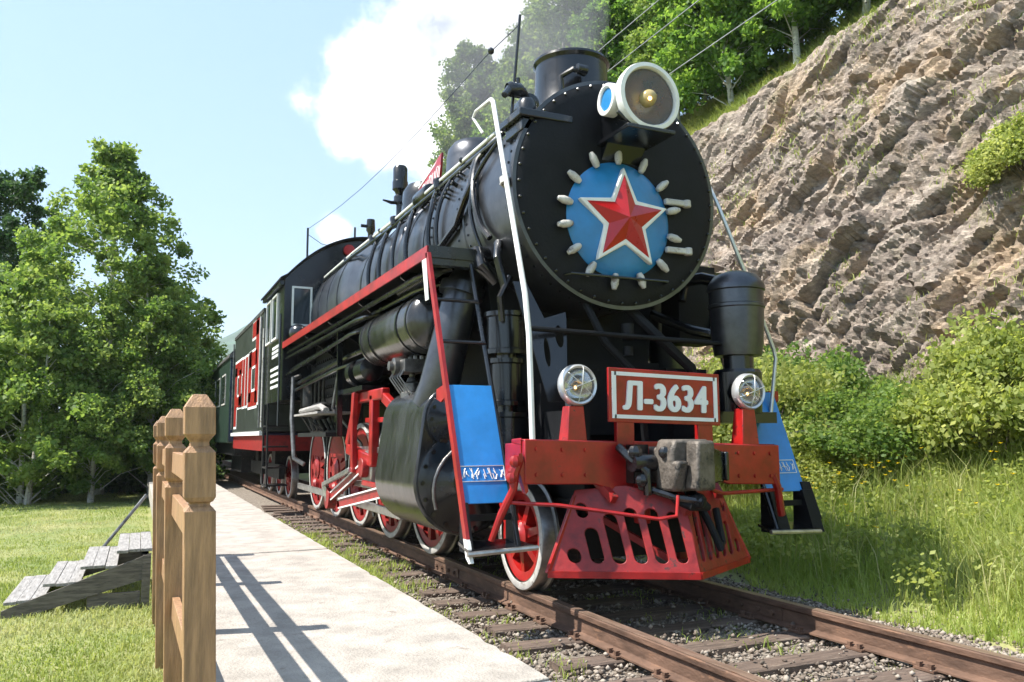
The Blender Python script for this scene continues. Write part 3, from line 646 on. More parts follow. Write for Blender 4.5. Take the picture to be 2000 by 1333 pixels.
# bushes
def bush_meshes(r, h, ncl, per, leaf, seed, mat):
    global RNG; RNG = np.random.default_rng(seed); rnd = random.Random(seed); mb = MB(); C = []; rad = []
    for j in range(ncl):
        a = rnd.random()*6.283; q = rnd.random()**.5; ht = h*(1-.75*q*q)*rnd.uniform(.35, 1); tip = Vector((math.cos(a)*r*q, math.sin(a)*r*q, ht)); C.append(tip); rad.append(rnd.uniform(.14, .3)*h)
        if j % 3 == 0: mb.tube([(tip.x*.2, tip.y*.2, -.1), tip*.6+Vector((0, 0, .1)), tip], [.018, .012, .005], 5)
    V, F, rr = leaf_cloud(np.array(C), np.array(rad), per, leaf); o = mb.build('stems', 'bark', None); tm = o.data; bpy.data.objects.remove(o)
    cm = npmesh('foliage', V, F, rr); cm.materials.append(MATS[mat]); return tm, cm
BU = [bush_meshes(1.25, 1.5, 100, 220, .062, 201, 'leaf_bush'), bush_meshes(1.0, 1.15, 90, 220, .06, 202, 'leaf_bush'), bush_meshes(1.35, 1.3, 105, 220, .062, 203, 'leaf_birch'), bush_meshes(1.6, 1.9, 90, 110, .12, 204, 'leaf_dark')]
BUSH = [(4.7, 3.2, 0, 1.05, 'leafy bush just right of the blue ladder panel'), (5.3, 1.7, 2, 1.0, 'wide bush in the middle of the bank below the cliff'), (5.6, .2, 1, 1.1, 'rounded pale bush at the cliff foot on the right'),
        (4.5, 1.9, 1, .85, 'low bush in front of the wide one on the bank'), (5.9, 3.6, 2, 1.0, 'bush at the cliff foot behind the ladder bush'), (5.9, -1.0, 0, .85, 'bush at the cliff foot at the right edge'),
        (4.3, 4.8, 1, 1.0, 'bush beside the locomotive behind the right ladder'), (6.0, 5.6, 0, 1.0, 'bush behind the right air pump'), (5.2, 7.4, 2, 1.0, 'bush on the bank seen under the boiler'), (5.2, 10.5, 0, 1.0, 'bush on the bank farther behind the boiler')]
BZ = (1.25, .8, 1.2, .7, 1.15, .75, 1.1, 1, 1, 1)
for i, (x, y, k, s, lab) in enumerate(BUSH): put_tree('bush', BU[k], (x, y, GZ(x, y)-.05), x*3+y, (s*(1.05-.12*(i % 2)), s, s*BZ[i]), lab, 'bush', 'bushes on the bank', ('stems', 'foliage'))
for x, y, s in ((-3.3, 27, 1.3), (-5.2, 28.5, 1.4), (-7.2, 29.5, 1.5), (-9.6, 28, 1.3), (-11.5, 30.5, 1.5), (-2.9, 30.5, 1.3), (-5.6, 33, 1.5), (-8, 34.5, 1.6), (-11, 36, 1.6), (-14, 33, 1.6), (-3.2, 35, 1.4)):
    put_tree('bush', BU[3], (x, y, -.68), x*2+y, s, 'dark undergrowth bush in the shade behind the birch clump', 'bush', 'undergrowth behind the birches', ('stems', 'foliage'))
px, py, pz = (float(a[0]) for a in cliff_pt(np.array([1.25]), np.array([.50])))
put_tree('bush', BU[1], (px+.15, py-.3, pz-.3), .4, .8, 'bright green bush growing out of the rock face at right edge', 'bush', None, ('stems', 'foliage'))
px, py, pz = (float(a[0]) for a in cliff_pt(np.array([1.05]), np.array([.37])))
put_tree('bush', BU[0], (px+.15, py-.35, pz-.15), 2.4, .3, 'small green shrub in the rock face below the bright bush', 'bush', None, ('stems', 'foliage'))
# dead branch lying over the bush
mb = MB().tube([(3.75, 2.6, 1.15), (4.2, 2.2, 1.32), (4.7, 1.9, 1.42), (5.1, 1.75, 1.5)], [.02, .018, .013, .005], 6).tube([(4.2, 2.2, 1.32), (4.5, 1.9, 1.2)], [.012, .005], 5)
tag(mb.build('dead_branch', 'grey_wood', None), 'bare grey branch lying across the bushes on the bank', 'branch')
RNG = np.random.default_rng(70)
n = 620; x = 2.2+RNG.random(n)**.9*4.0; y = -4.5+RNG.random(n)*14; k = vnoise(x*.9, y*.9, 0, 88) > -.25; x, y = x[k], y[k]; z = ground_z(x, y)
V, F, r = leaf_cloud(np.stack([x, y, z+.16+.22*RNG.random(len(x))], 1), np.stack([.10+.16*RNG.random(len(x)), .10+.16*RNG.random(len(x)), .12+.18*RNG.random(len(x))], 1), 46, .05)
me = npmesh('verge_weeds', V, F, r); tag(link('verge_weeds', me, 'leaf_bush', smooth=False), 'broad leaved weeds mixed into the verge grass', 'weeds', kind='stuff')
RNG = np.random.default_rng(77)
# ================================================================== locomotive
L = empty('steam_locomotive', (0, 0, 0), 'black steam locomotive with red star on blue disc and red number plate', 'locomotive')
ZC, RS = 3.456, 1.03
FRONT = (0, -1, 0)
def polar(a, y, r):          # point on the boiler barrel: a degrees above the horizontal on the left side
    return (-r*math.cos(R_(a)), y, ZC+r*math.sin(R_(a)))
def bolts(mb, pts, axis, r=.018, h=.02):
    for p in pts: mb.lathe([(0, h), (r, h), (r, -.005)], p, axis, 6)
    return mb
# --- smokebox and boiler
sb = MB().lathe([(1.0, -.30), (1.055, -.30), (1.055, -.22), (RS, -.21), (RS, .92), (RS+.012, .93), (RS+.012, 1.0), (RS, 1.01), (RS, 2.0), (.99, 2.02)], (0, 0, ZC), (0, 1, 0), 96).build('smokebox', 'boiler_black', L)
sf = MB().lathe([(0, .335), (.6, .335), (.93, .325), (1.0, .315), (1.035, .29), (1.035, .25)], (0, 0, ZC), FRONT, 96).build('smokebox_front', 'black_matt', L)
rv = MB()
for i in range(44):
    a = 2*math.pi*i/44; rv.ball((1.0*math.cos(a), -.318, ZC+1.0*math.sin(a)), .016, 6, 4)
rv.build('rivets', 'black', sf)['kind'] = 'stuff'
rv = MB()
for yy in (-.12, .85, 1.1, 1.9):
    for i in range(60):
        a = 2*math.pi*i/60; rv.ball((RS*1.003*math.cos(a), yy, ZC+RS*1.003*math.sin(a)), .014, 5, 3)
rv.build('rivets', 'black', sb)['kind'] = 'stuff'
bo = MB().lathe([(.985, 2.0), (.985, 3.4), (1.0, 3.42), (1.0, 5.6), (1.06, 5.75), (1.12, 6.2), (1.12, 8.45)], (0, 0, ZC), (0, 1, 0), 96).build('boiler', 'boiler_black', L)
for yy, r in ((2.35, .985), (3.0, .985), (4.35, 1.0), (5.2, 1.0), (6.25, 1.12), (7.0, 1.12), (7.75, 1.12)):
    MB().lathe([(r, -.035), (r+.008, -.035), (r+.008, .035), (r, .035)], (0, yy, ZC), (0, 1, 0), 72).build('boiler_band', 'boiler_black', bo)
# firebox sides with staybolts
for s in (-1, 1):
    fb = MB().box(min(s*.75, s*1.08), max(s*.75, s*1.08), 5.9, 8.4, 1.35, 3.2)
    for i in range(15):
        for j in range(11): fb.lathe([(0, .03), (.026, .03), (.026, 0)], (s*1.08, 6.0+i*.16, 1.5+j*.15), (s, 0, 0), 6)
    fb.build('firebox', 'black_dirty', L)
# --- star emblem
EY, EZ, EX = -.335, 3.2, -.03
em = MB().lathe([(0, .105), (.25, .096), (.42, .062), (.505, .025), (.53, .005), (.53, -.02)], (EX, EY, EZ), FRONT, 72).build('emblem_disc', 'blue_light', L, label='blue domed disc carrying the star')
def starp(R, r, rot=0): return [((R if i % 2 == 0 else r)*math.sin(math.pi*i/5+rot), (R if i % 2 == 0 else r)*math.cos(math.pi*i/5+rot)) for i in range(10)]
MB().prism(starp(.475, .225), (EX, EY-.05, EZ-.015), (1, 0, 0), (0, 0, 1), (0, -.065, 0)).build('star_outline', 'white', em, bevel=.012)
sp = starp(.405, .178); st = MB(); org = Vector((EX, EY-.1165, EZ-.015)); vs = [org+Vector((a, 0, b)) for a, b in sp]+[org+Vector((0, -.075, 0))]
st.add(vs, [(i, (i+1) % 10, 10) for i in range(10)]); st.build('star', 'star_red', em, smooth=False)
for a in (169, -170, -147, -124, -98, -70, -42, -12, 14, 39, 65, 92, 118, 145):
    c = Vector((math.cos(R_(a)), 0, math.sin(R_(a)))); p = Vector((EX, EY-.05, EZ))+c*.575
    MB().lathe([(0, -.075), (.022, -.072), (.034, -.04), (.036, .02), (.026, .05), (.02, .07), (0, .075)], p, c, 10).build('door_clamp', 'white_worn', L)
for z in (3.42, 2.97):
    MB().box(.44, .70, EY-.07, EY-.02, z-.028, z+.028).lathe([(.0, -.035), (.04, -.035), (.04, .035), (0, .035)], (.68, EY-.05, z), (0, 0, 1), 10).build('door_hinge', 'white_worn', L, bevel=.012)
MB().tube([(-.58, -.33, 2.665), (-.56, -.42, 2.665), (.42, -.42, 2.665), (.44, -.33, 2.665)], .013, 8).build('door_handrail', 'black', L)
# --- chimney
ch = MB().lathe([(.30, -.1), (.30, .55), (.345, .56), (.385, .55), (.39, .525), (.365, .49), (.375, .25), (.405, .02), (.46, -.10), (.58, -.28)], (0, .56, 4.5), (0, 0, 1), 56).build('chimney', 'black', L)
MB().lathe([(.295, .0), (.295, .558), (.30, .558)], (0, .56, 4.5), (0, 0, 1), 40).lathe([(.0, .2), (.30, .2)], (0, .56, 4.5), (0, 0, 1), 24).build('chimney_bore', 'soot', ch)
# --- headlamp
hl = MB().lathe([(.0, -.44), (.12, -.44), (.22, -.40), (.255, -.3), (.262, -.05), (.262, .0)], (0, -.80, 4.17), FRONT, 48).build('headlamp', 'black', L)
MB().lathe([(.252, -.03), (.252, .03), (.262, .045), (.298, .04), (.305, .01), (.298, -.05), (.262, -.06)], (0, -.80, 4.17), FRONT, 56).build('lamp_rim', 'white', hl)
MB().lathe([(.0, -.27), (.1, -.25), (.18, -.19), (.235, -.09), (.254, .0)], (0, -.80, 4.17), FRONT, 48).build('reflector', 'reflector_bronze', hl)
MB().ball((-.03, -.84, 4.14), .075, 14, 8, (1, 1.2, 1)).build('bulb', 'bulb', hl)
MB().ball((-.07, -.93, 4.10), .017, 8, 6).build('bulb_glint', 'bulb_glint', hl)  # glowing ball at the bulb's lower left, added as its glint
MB().lathe([(0, .012), (.25, .012)], (0, -.80, 4.17), FRONT, 32).build('lens', 'lens', hl)
nd = MB().lathe([(.0, .0), (.105, 0), (.105, -.08)], (-.30, -.62, 4.17), (-1, 0, 0), 32).build('number_disc', 'blue_light', hl, label='blue round side glass with white ring')
MB().lathe([(.1, -.09), (.1, .012), (.115, .022), (.138, .016), (.142, -.01), (.142, -.09)], (-.30, -.62, 4.17), (-1, 0, 0), 36).build('ring', 'white', nd)
MB().hexa([(-.2, -.32, 3.72), (.2, -.32, 3.72), (.2, -.30, 4.2), (-.2, -.30, 4.2)], [(-.2, -.45, 3.86), (.2, -.45, 3.86), (.2, -.78, 3.93), (-.2, -.78, 3.93)]).box(-.24, .24, -.85, -.3, 3.86, 3.895).tube([(-.28, -.75, 4.02), (-.18, -.78, 3.93), (0, -.79, 3.9), (.18, -.78, 3.93), (.28, -.75, 4.02)], .018, 8).build('lamp_bracket', 'black', L, bevel=.008)
# --- lamp shelf and turret on the left shoulder of the smokebox
sh = MB().box(-1.0, -.48, -.34, .1, 4.03, 4.10).box(-.96, -.52, -.30, .06, 3.92, 4.03).build('shelf', 'black', L, bevel=.01)
MB().lathe([(.0, .14), (.06, .14), (.085, .1), (.085, .02), (.1, 0), (.1, -.02)], (-.84, -.15, 4.12), (0, 0, 1), 20).build('lamp_socket', 'black', sh)
MB().lathe([(0, .2), (.07, .2), (.09, .16), (.09, -.12), (.0, -.14)], (-.62, .35, 4.42), (0, 1, 0), 20).tube([(-.62, .3, 4.45), (-.75, .15, 4.47), (-.9, .1, 4.45), (-.97, .05, 4.36)], [.045, .05, .04, .03], 10).lathe([(.05, -.08), (.07, -.05), (.07, .05), (.05, .08)], (-.84, .12, 4.46), (1, 0, 0), 14).tube([(-.80, .12, 4.5), (-.80, .12, 4.58)], .02, 8).build('turbo_generator', 'black', L)
MB().tube([(-.30, .2, 4.5), (-.31, .2, 4.72), (-.22, .12, 4.78), (-.1, .1, 4.74)], .028, 8).lathe([(.0, .06), (.05, .05), (.05, -.05), (0, -.06)], (-.14, .1, 4.78), (1, 0, 0), 12).build('whistle', 'black', L)
# --- masts and aerial
MB().tube([(-.90, .2, 3.62), (-.86, .2, 3.95), (-.74, .2, 5.25)], [.017, .017, .014], 8).box(-.93, -.82, .17, .23, 3.90, 3.94).build('aerial_mast', 'black', L)
MB().tube([(-1.12, 8.9, 4.25), (-1.12, 8.9, 5.22)], .02, 8).build('aerial_mast', 'black', L)
MB().tube([(-.2, 9.0, 4.9), (-.2, 9.0, 5.35)], .02, 8).build('aerial_mast', 'black', L)
aw = MB().tube([(-.75, .2, 5.15), (-.83, .85, 5.10)]+[(-.83-.29*t, .85+8.05*t, 5.10+.1*t-.18*math.sin(math.pi*t)) for t in (0.1, .25, .4, .55, .7, .85, 1)], .0045, 5).build('aerial_wire', 'black', L)
MB().ball((-.82, .72, 5.11), .035, 8, 6).build('insulator', 'black', aw)
MB().tube([(-1.12, 8.9, 5.1), (-.85, 8.95, 4.95), (-.6, 9, 4.93)], .006, 5).build('aerial_lead', 'black', aw)
# --- domes, valves on top
MB().lathe([(0, .34), (.18, .335), (.3, .29), (.37, .2), (.39, .08), (.4, -.2), (.46, -.32)], (0, 3.15, 4.78), (0, 0, 1), 40).build('sand_dome', 'boiler_black', L)
MB().lathe([(0, .36), (.2, .35), (.33, .30), (.39, .2), (.4, .05), (.42, -.2), (.48, -.32)], (0, 5.1, 4.76), (0, 0, 1), 40).build('steam_dome', 'black', L)
for s in (-1, 1):
    pb = MB().hexa([(s*.40, 3.5, 4.52), (s*.40, 4.45, 4.52), (s*.36, 4.45, 4.84), (s*.36, 3.5, 5.04)], [(s*.37, 3.5, 4.52), (s*.37, 4.45, 4.52), (s*.33, 4.45, 4.84), (s*.33, 3.5, 5.04)]).build('name_board', 'red', L, label='red board with white lettering on top of the boiler')
    wl = MB(); f = lambda y, z: (s*(.404-.04*(z-4.52)/.4), y, z)
    for k in range(6):
        y0 = 4.36-k*.14; h1 = 4.76+(4.4-y0)*.15
        wl.bar(f(y0, 4.62), f(y0, h1), .008, .022, (0, 1, 0)).bar(f(y0-.08, 4.62), f(y0-.08, h1), .008, .022, (0, 1, 0)).bar(f(y0, h1 if k % 2 else 4.62), f(y0-.08, h1 if k % 2 else 4.62), .008, .022)
    wl.bar(f(4.43, 4.545), f(3.52, 4.545), .008, .02).bar(f(4.43, 4.81), f(3.52, 5.01), .008, .02).bar(f(3.52, 4.545), f(3.52, 5.01), .008, .02, (0, 1, 0)).build('lettering', 'text_white', pb)
MB().lathe([(0, .62), (.09, .61), (.115, .57), (.115, .36), (.125, .35), (.125, .22), (.09, .19), (.07, .14), (.1, .10), (.1, 0), (.06, -.03), (.06, -.5)], (-.2, 5.95, 5.02), (0, 0, 1), 20).tube([(-.2, 5.95, 5.03), (-.36, 5.9, 5.0), (-.5, 5.88, 5.02)], [.035, .03, .015], 8).build('safety_valve', 'black', L)
MB().lathe([(0, .2), (.07, .19), (.08, 0), (.05, -.05), (.05, -.3)], (-.35, 7.2, 4.85), (0, 0, 1), 14).tube([(-.35, 7.2, 4.92), (-.52, 7.2, 4.92)], .03, 8).build('check_valve', 'black', L)
# --- handrails (white) : beam -> smokebox -> along the boiler
for s in (-1, 1):
    pts = [(s*1.14, -.84, 1.2), (s*1.165, -.84, 2.06), (s*1.14, -.72, 2.4), (s*1.06, .1, 4.30), (s*1.055, .16, 4.345), (s*1.05, .55, 4.38), (s*1.05, .62, 4.34), (s*1.03, .42, 4.12)]
    if s > 0: pts = [(1.62, -.28, 1.2), (1.76, -.28, 2.03), (1.74, -.28, 2.12), (1.42, -.28, 2.86), (1.15, -.25, 3.5), (1.06, .02, 4.15), (1.055, .16, 4.345), (1.05, .55, 4.38), (1.05, .62, 4.34), (1.03, .42, 4.12)]
    hr = MB().tube(pts, [.0225, .0225, .0225, .022, .021, .015, .014, .014] if s < 0 else .019, 10).build('front_handrail', 'white' if s < 0 else 'silver', L)
    if s < 0: MB().bar((s*1.0, -.16, 3.40), (s*1.115, -.20, 3.45), .03, .03).lathe([(.028, -.03), (.042, -.03), (.042, .03), (.028, .03)], (s*1.098, -.235, 3.46), (0, .3, 1), 10).build('handrail_bracket', 'white_worn', hr)
    br = MB().tube([polar_ if s < 0 else (-polar_[0], polar_[1], polar_[2]) for polar_ in [polar(37.5, y, 1.13+.03*(y > 5)) for y in (.42, 2, 4, 6, 8.2)]], .02, 8)
    br.build('boiler_handrail', 'white', L)
    for yy in (1.3, 2.9, 4.5, 6.1, 7.7): 
        p, q = polar(37.5, yy, .98), polar(37.5, yy, 1.15)
        if s > 0: p, q = (-p[0], p[1], p[2]), (-q[0], q[1], q[2])
        MB().tube([p, q], .014, 6).ball(q, .03, 8, 5).build('handrail_stanchion', 'black', L)
    br = MB().tube([(s*abs(p[0]), p[1], p[2]) for p in [polar(33.5, y, 1.09+.05*(y > 5)) for y in (.3, 2, 4, 6, 8.2)]], .024, 8).build('boiler_pipe', 'black', L)
# --- pipes over the barrel, left side
def barrel_pipe(pts, r, name='boiler_pipe', mat='black'):
    out = []
    for (a0, y0), (a1, y1) in zip(pts[:-1], pts[1:]):
        k = max(2, int(abs(a1-a0)/6)+1)
        out += [polar(a0+(a1-a0)*i/k, y0+(y1-y0)*i/k, RS+.045+(.1 if max(y0, y1) > 5.7 else 0)) for i in range(k)]
    out.append(polar(pts[-1][0], pts[-1][1], RS+.045)); return MB().tube(out, r, 8).build(name, mat, L)
barrel_pipe([(47, .62), (30, .85), (12, .66), (-4, 1.0), (-14, 1.85)], .034)
barrel_pipe([(47, .60), (30, .78), (14, .62), (-12, .42), (-20, .3)], .03)
barrel_pipe([(34, .3), (14, .6), (-3, .62), (-22, .55)], .022)
barrel_pipe([(44, 1.62), (22, 1.62), (-12, 1.62)], .024)
for yy, r in ((1.92, .03), (2.75, .03), (3.3, .022), (3.95, .03), (4.5, .03)):
    barrel_pipe([(60, yy+.55), (38, yy+.25), (18, yy), (-12, yy-.05)], r)
for y0, a0, k in ((1.25, 30, 7), (1.9, 30, 5)):
    vp = MB()
    for i in range(k):
        a = a0-i*2.0+random.uniform(-.6, .6); y = y0+.04*i+random.uniform(-.03, .03); p = Vector(polar(a, y, RS)); q = Vector(polar(a, y, RS+.06)); vp.tube([p, q], .012, 6).ball(q, .02, 6, 4)
    vp.build('oil_cups', 'black', L)['kind'] = 'stuff'
MB().lathe([(0, .25), (.09, .24), (.1, .2), (.1, -.2), (.09, -.24), (0, -.25)], polar(41, 2.75, 1.1), (0, 1, 0), 14).tube([polar(44, 1.6, 1.07), polar(44, 2.5, 1.08)], .035, 8).tube([polar(44, 3.0, 1.07), polar(44, 4.2, 1.08)], .03, 8).build('lubricator', 'black', L)
for yy in (2.05, 3.8, 4.9, 6.5):
    MB().lathe([(0, .07), (.04, .07), (.055, .04), (.055, -.04), (.03, -.07)], polar(36, yy, 1.12), polar(36, 0, 1), 10).tube([polar(36, yy-.1, 1.11), polar(36, yy+.1, 1.11)], .02, 6).build('pipe_valve', 'black', L)
# --- running boards
for s in (-1, 1):
    X = lambda a: s*a
    rb = MB().box(min(X(.95), X(1.6)), max(X(.95), X(1.6)), .34, 8.35, 2.90, 2.925).build('running_board', 'black_matt', L)
    eb = MB().box(min(X(1.595), X(1.612)), max(X(1.595), X(1.612)), .30, 8.35, 2.855, 2.965).build('edge_strip', 'red', rb, label='red edge strip of the running board')
    MB().prism([(0, 0), (.12, 0), (.085, -.2), (.055, -.38), (-.035, -.38), (-.02, -.2)], (X(1.611), .31, 2.85), (0, .95, 0), (0, .12, 1), (X(.006), 0, 0)).build('white_tip', 'white', eb)
    MB().box(min(X(1.15), X(1.59)), max(X(1.15), X(1.59)), .30, .42, 2.80, 2.95).box(min(X(1.15), X(1.6)), max(X(1.15), X(1.6)), .28, .30, 2.86, 2.965).build('front_angle', 'black', rb)
    for k in range(5):
        y = 1.2+1.7*k; MB().hexa([(X(1.0), y, 2.9), (X(1.58), y, 2.9), (X(1.58), y, 2.84), (X(1.0), y, 2.45)], [(X(1.0), y+.02, 2.9), (X(1.58), y+.02, 2.9), (X(1.58), y+.02, 2.84), (X(1.0), y+.02, 2.45)]).build('board_bracket', 'black', rb)
    # air cooler and sanding pipes slung under the board
    for k, (xx, zz, rr) in enumerate(((1.52, 2.78, .028), (1.42, 2.72, .024), (1.54, 2.68, .024), (1.45, 2.60, .026), (1.53, 2.55, .02))):
        y0 = (.62, 1.0, 2.9, 3.3, 3.3)[k]; y1 = 8.3; drop = (0, 0, .0, .06, .08)[k]
        pts = [(X(xx-.22), y0-.12, zz+.04), (X(xx-.03), y0, zz), (X(xx), y0+.25, zz)]+[(X(xx), y0+(y1-y0)*t, zz-drop*t*2) for t in (.3, .6, 1)]
        MB().tube(pts, rr, 8).build('pipe', 'black', L)
    cp = MB()
    for k in range(26): cp.lathe([(.0, -.008), (.06, -.008), (.06, .008), (0, .008)], (X(1.43), .55+k*.045, 2.80), (0, 1, 0), 12)
    cp.tube([(X(1.43), .5, 2.80), (X(1.43), 1.75, 2.80)], .032, 8).build('cooling_fins', 'black', L)
    # main air reservoir
    MB().lathe([(0, -.09), (.12, -.075), (.22, -.04), (.29, .03), (.30, .08), (.30, 1.95), (.29, 2.0), (.2, 2.07), (0, 2.1)], (X(1.24), 1.05, 2.42), (0, 1, 0), 40).lathe([(.3, .10), (.308, .10), (.308, .14), (.3, .14)], (X(1.24), 1.05, 2.42), (0, 1, 0), 40).lathe([(.3, 1.9), (.308, 1.9), (.308, 1.94), (.3, 1.94)], (X(1.24), 1.05, 2.42), (0, 1, 0), 40).build('air_reservoir', 'casing', L)
    st = MB()
    for yy in (1.5, 2.6): st.lathe([(.3, -.025), (.312, -.025), (.312, .025), (.3, .025)], (X(1.24), yy, 2.42), (0, 1, 0), 32)
    st.build('tank_strap', 'black', L)
    MB().tube([(X(1.24), 3.1, 2.42), (X(1.24), 3.5, 2.42), (X(1.3), 4.5, 2.38), (X(1.4), 5.2, 2.3), (X(1.4), 8.2, 2.2)], .035, 8).tube([(X(1.24), 3.1, 2.3), (X(1.3), 3.8, 2.26), (X(1.45), 4.7, 2.2), (X(1.45), 8.2, 2.08)], .026, 8).build('pipe', 'black', L)
    # steam pipe to the cylinder
    MB().tube([(X(.85), .75, 3.0), (X(1.0), .74, 2.86), (X(1.1), .72, 2.72), (X(1.16), .72, 2.5), (X(1.30), .85, 1.75), (X(1.32), .95, 1.6)], [.15, .16, .165, .17, .19, .2], 24).lathe([(.165, -.05), (.215, -.05), (.215, .05), (.165, .05)], (X(1.12), .72, 2.66), (.3*s, 0, -1), 24).build('steam_pipe', 'boiler_black', L)
    MB().tube([(X(.98), .5, 2.98), (X(1.12), .35, 2.95), (X(1.1), .28, 2.82), (X(.95), .3, 2.7)], .07, 14).tube([(X(.8), .35, 3.05), (X(.97), .2, 3.02), (X(1.02), .1, 2.86), (X(.95), .1, 2.6)], .04, 10).build('exhaust_elbow', 'black', L)
    # --- cylinder block
    hull = []
    for k in range(40):
        a = 2*math.pi*k/40; d = (math.cos(a), math.sin(a)); c1 = (1.10, .88, .49); c2 = (1.2, 1.45, .31)
        best = max((c1, c2), key=lambda c: c[0]*d[0]+c[1]*d[1]+c[2]); hull.append((X(best[0]+best[2]*d[0]), best[1]+best[2]*d[1]))
    cy_ = MB().prism(hull, (0, .68, 0), (1, 0, 0), (0, 0, 1), (0, 1.36, 0)).build('cylinder_block', 'casing', L, bevel=.02)
    cv = MB().lathe([(0, .13), (.16, .13), (.2, .1), (.40, .07), (.46, .05), (.46, -.02)], (X(1.10), .68, .88), FRONT, 40)
    bolts(cv, [(X(1.10)+.43*math.cos(a), .62, .88+.43*math.sin(a)) for a in np.arange(0, 6.28, .35)], FRONT, .022, .02); cv.build('cylinder_cover', 'black', L)
    cv = MB().lathe([(0, .2), (.09, .2), (.12, .1), (.2, .07), (.28, .05), (.28, -.02)], (X(1.2), .68, 1.45), FRONT, 32)
    bolts(cv, [(X(1.2)+.25*math.cos(a), .62, 1.45+.25*math.sin(a)) for a in np.arange(0, 6.28, .45)], FRONT, .018, .02); cv.build('valve_cover', 'black', L)
    MB().tube([(X(1.02)+X(.44)*math.cos(R_(a)), .52, .80+.44*math.sin(R_(a))) for a in range(-20, 100, 12)], .016, 8).build('drain_pipe', 'steel_dark', L)
    for yy in (.95, 1.75): MB().lathe([(.0, .15), (.045, .14), (.06, .1), (.09, .08), (.09, 0), (.12, -.02), (.12, -.1)], (X(1.28), yy, 1.76), (0, 0, 1), 16).ball((X(1.28), yy, 1.93), .035, 10, 6).build('relief_valve', 'steel_dark', L)
    # lubricator pump and gear on top of the valve chest
    lp = MB().box(min(X(1.18), X(1.42)), max(X(1.18), X(1.42)), 1.55, 2.0, 1.95, 2.08)
    for k in range(5): lp.lathe([(0, .12), (.03, .12), (.03, 0)], (X(1.22+.04*(k % 2)), 1.6+.09*k, 2.06), (0, 0, 1), 8).tube([(X(1.4), 1.58+.09*k, 2.0), (X(1.46), 1.6+.09*k, 1.9), (X(1.36), 1.5+.09*k, 1.72)], .009, 5)
    lp.lathe([(.0, .1), (.05, .1), (.05, .06), (.09, .05), (.09, -.05), (.05, -.06)], (X(1.42), 1.8, 2.02), (s, 0, 0), 14).build('lubricator_pump', 'steel_dark', L)
    # --- valve gear and motion
    mo = MB()
    mo.bar((X(1.28), 2.75, 1.79), (X(1.28), 4.1, 1.79), .10, .13).bar((X(1.28), 4.05, 1.82), (X(1.30), 4.45, 1.18), .09, .13).bar((X(1.28), 3.25, 1.8), (X(1.28), 3.25, .95), .10, .14).bar((X(1.28), 3.25, 1.0), (X(1.30), 4.45, 1.14), .09, .14).bar((X(1.28), 2.8, 1.75), (X(1.28), 2.35, 1.6), .08, .12)
    mo.build('motion_bracket', 'red', L, bevel=.015)
    MB().prism([(-.07, -.5), (.05, -.5), (.09, -.2), (.1, 0), (.09, .2), (.05, .5), (-.07, .5), (-.02, .2), (-.01, 0), (-.02, -.2)], (X(1.34), 3.85, 1.35), (0, 1, 0), (0, 0, 1), (X(.07), 0, 0)).build('expansion_link', 'red', L, bevel=.01)
    MB().box(min(X(1.16), X(1.26)), max(X(1.16), X(1.26)), 2.0, 4.3, 1.10, 1.17).box(min(X(1.16), X(1.26)), max(X(1.16), X(1.26)), 2.0, 4.3, .66, .73).build('slide_bar', 'steel', L, bevel=.008)
    MB().box(min(X(1.12), X(1.30)), max(X(1.12), X(1.30)), 3.3, 3.75, .72, 1.12).lathe([(0, .06), (.07, .06), (.07, 0)], (X(1.3), 3.5, .92), (s, 0, 0), 16).build('crosshead', 'steel', L, bevel=.02)
    MB().tube([(X(1.2), 2.0, .92), (X(1.2), 3.4, .92)], .045, 14).build('piston_rod', 'steel', L)
    cr_ = MB().bar((X(1.33), 3.5, .92), (X(1.33), 5.35, .44), .06, .11).lathe([(0, .05), (.12, .05), (.12, -.05), (0, -.05)], (X(1.33), 3.5, .92), (1, 0, 0), 18).lathe([(0, .06), (.15, .06), (.15, -.06), (0, -.06)], (X(1.33), 5.4, .43), (1, 0, 0), 20)
    cr_.build('connecting_rod', 'red_dirty_shaded', L, bevel=.008)
    MB().bar((X(1.365), 3.62, .945), (X(1.365), 5.25, .52), .012, .018).bar((X(1.365), 3.58, .855), (X(1.365), 5.22, .42), .012, .018).build('rod_edge', 'white', L)
    MB().bar((X(1.18), 2.4, .43), (X(1.18), 8.8, .43), .05, .10).build('coupling_rod', 'steel', L, bevel=.008)
    MB().bar((X(1.22), 2.05, 1.48), (X(1.24), 3.75, 1.50), .05, .06).bar((X(1.38), 2.3, 1.46), (X(1.38), 2.5, .70), .045, .06).bar((X(1.38), 2.5, .74), (X(1.34), 3.5, .74), .04, .06).build('valve_rod', 'red', L, bevel=.006)
    MB().bar((X(1.42), 3.88, .88), (X(1.42), 5.5, .62), .04, .06).bar((X(1.4), 5.5, .62), (X(1.36), 5.4, .4), .04, .1).build('eccentric_rod', 'steel', L, bevel=.006)
    # slanting red guard bar with white edges in front of the first drivers
    MB().hexa([(X(1.44), 2.15, .66), (X(1.46), 2.15, .66), (X(1.46), 2.15, .76), (X(1.44), 2.15, .76)], [(X(1.36), 4.6, .36), (X(1.38), 4.6, .36), (X(1.38), 4.6, .47), (X(1.36), 4.6, .47)]).build('guard_bar', 'red_dirty_shaded', L)
    MB().bar((X(1.468), 2.15, .765), (X(1.388), 4.6, .475), .02, .018).bar((X(1.468), 2.15, .655), (X(1.388), 4.6, .355), .02, .018).build('guard_edge', 'white', L)
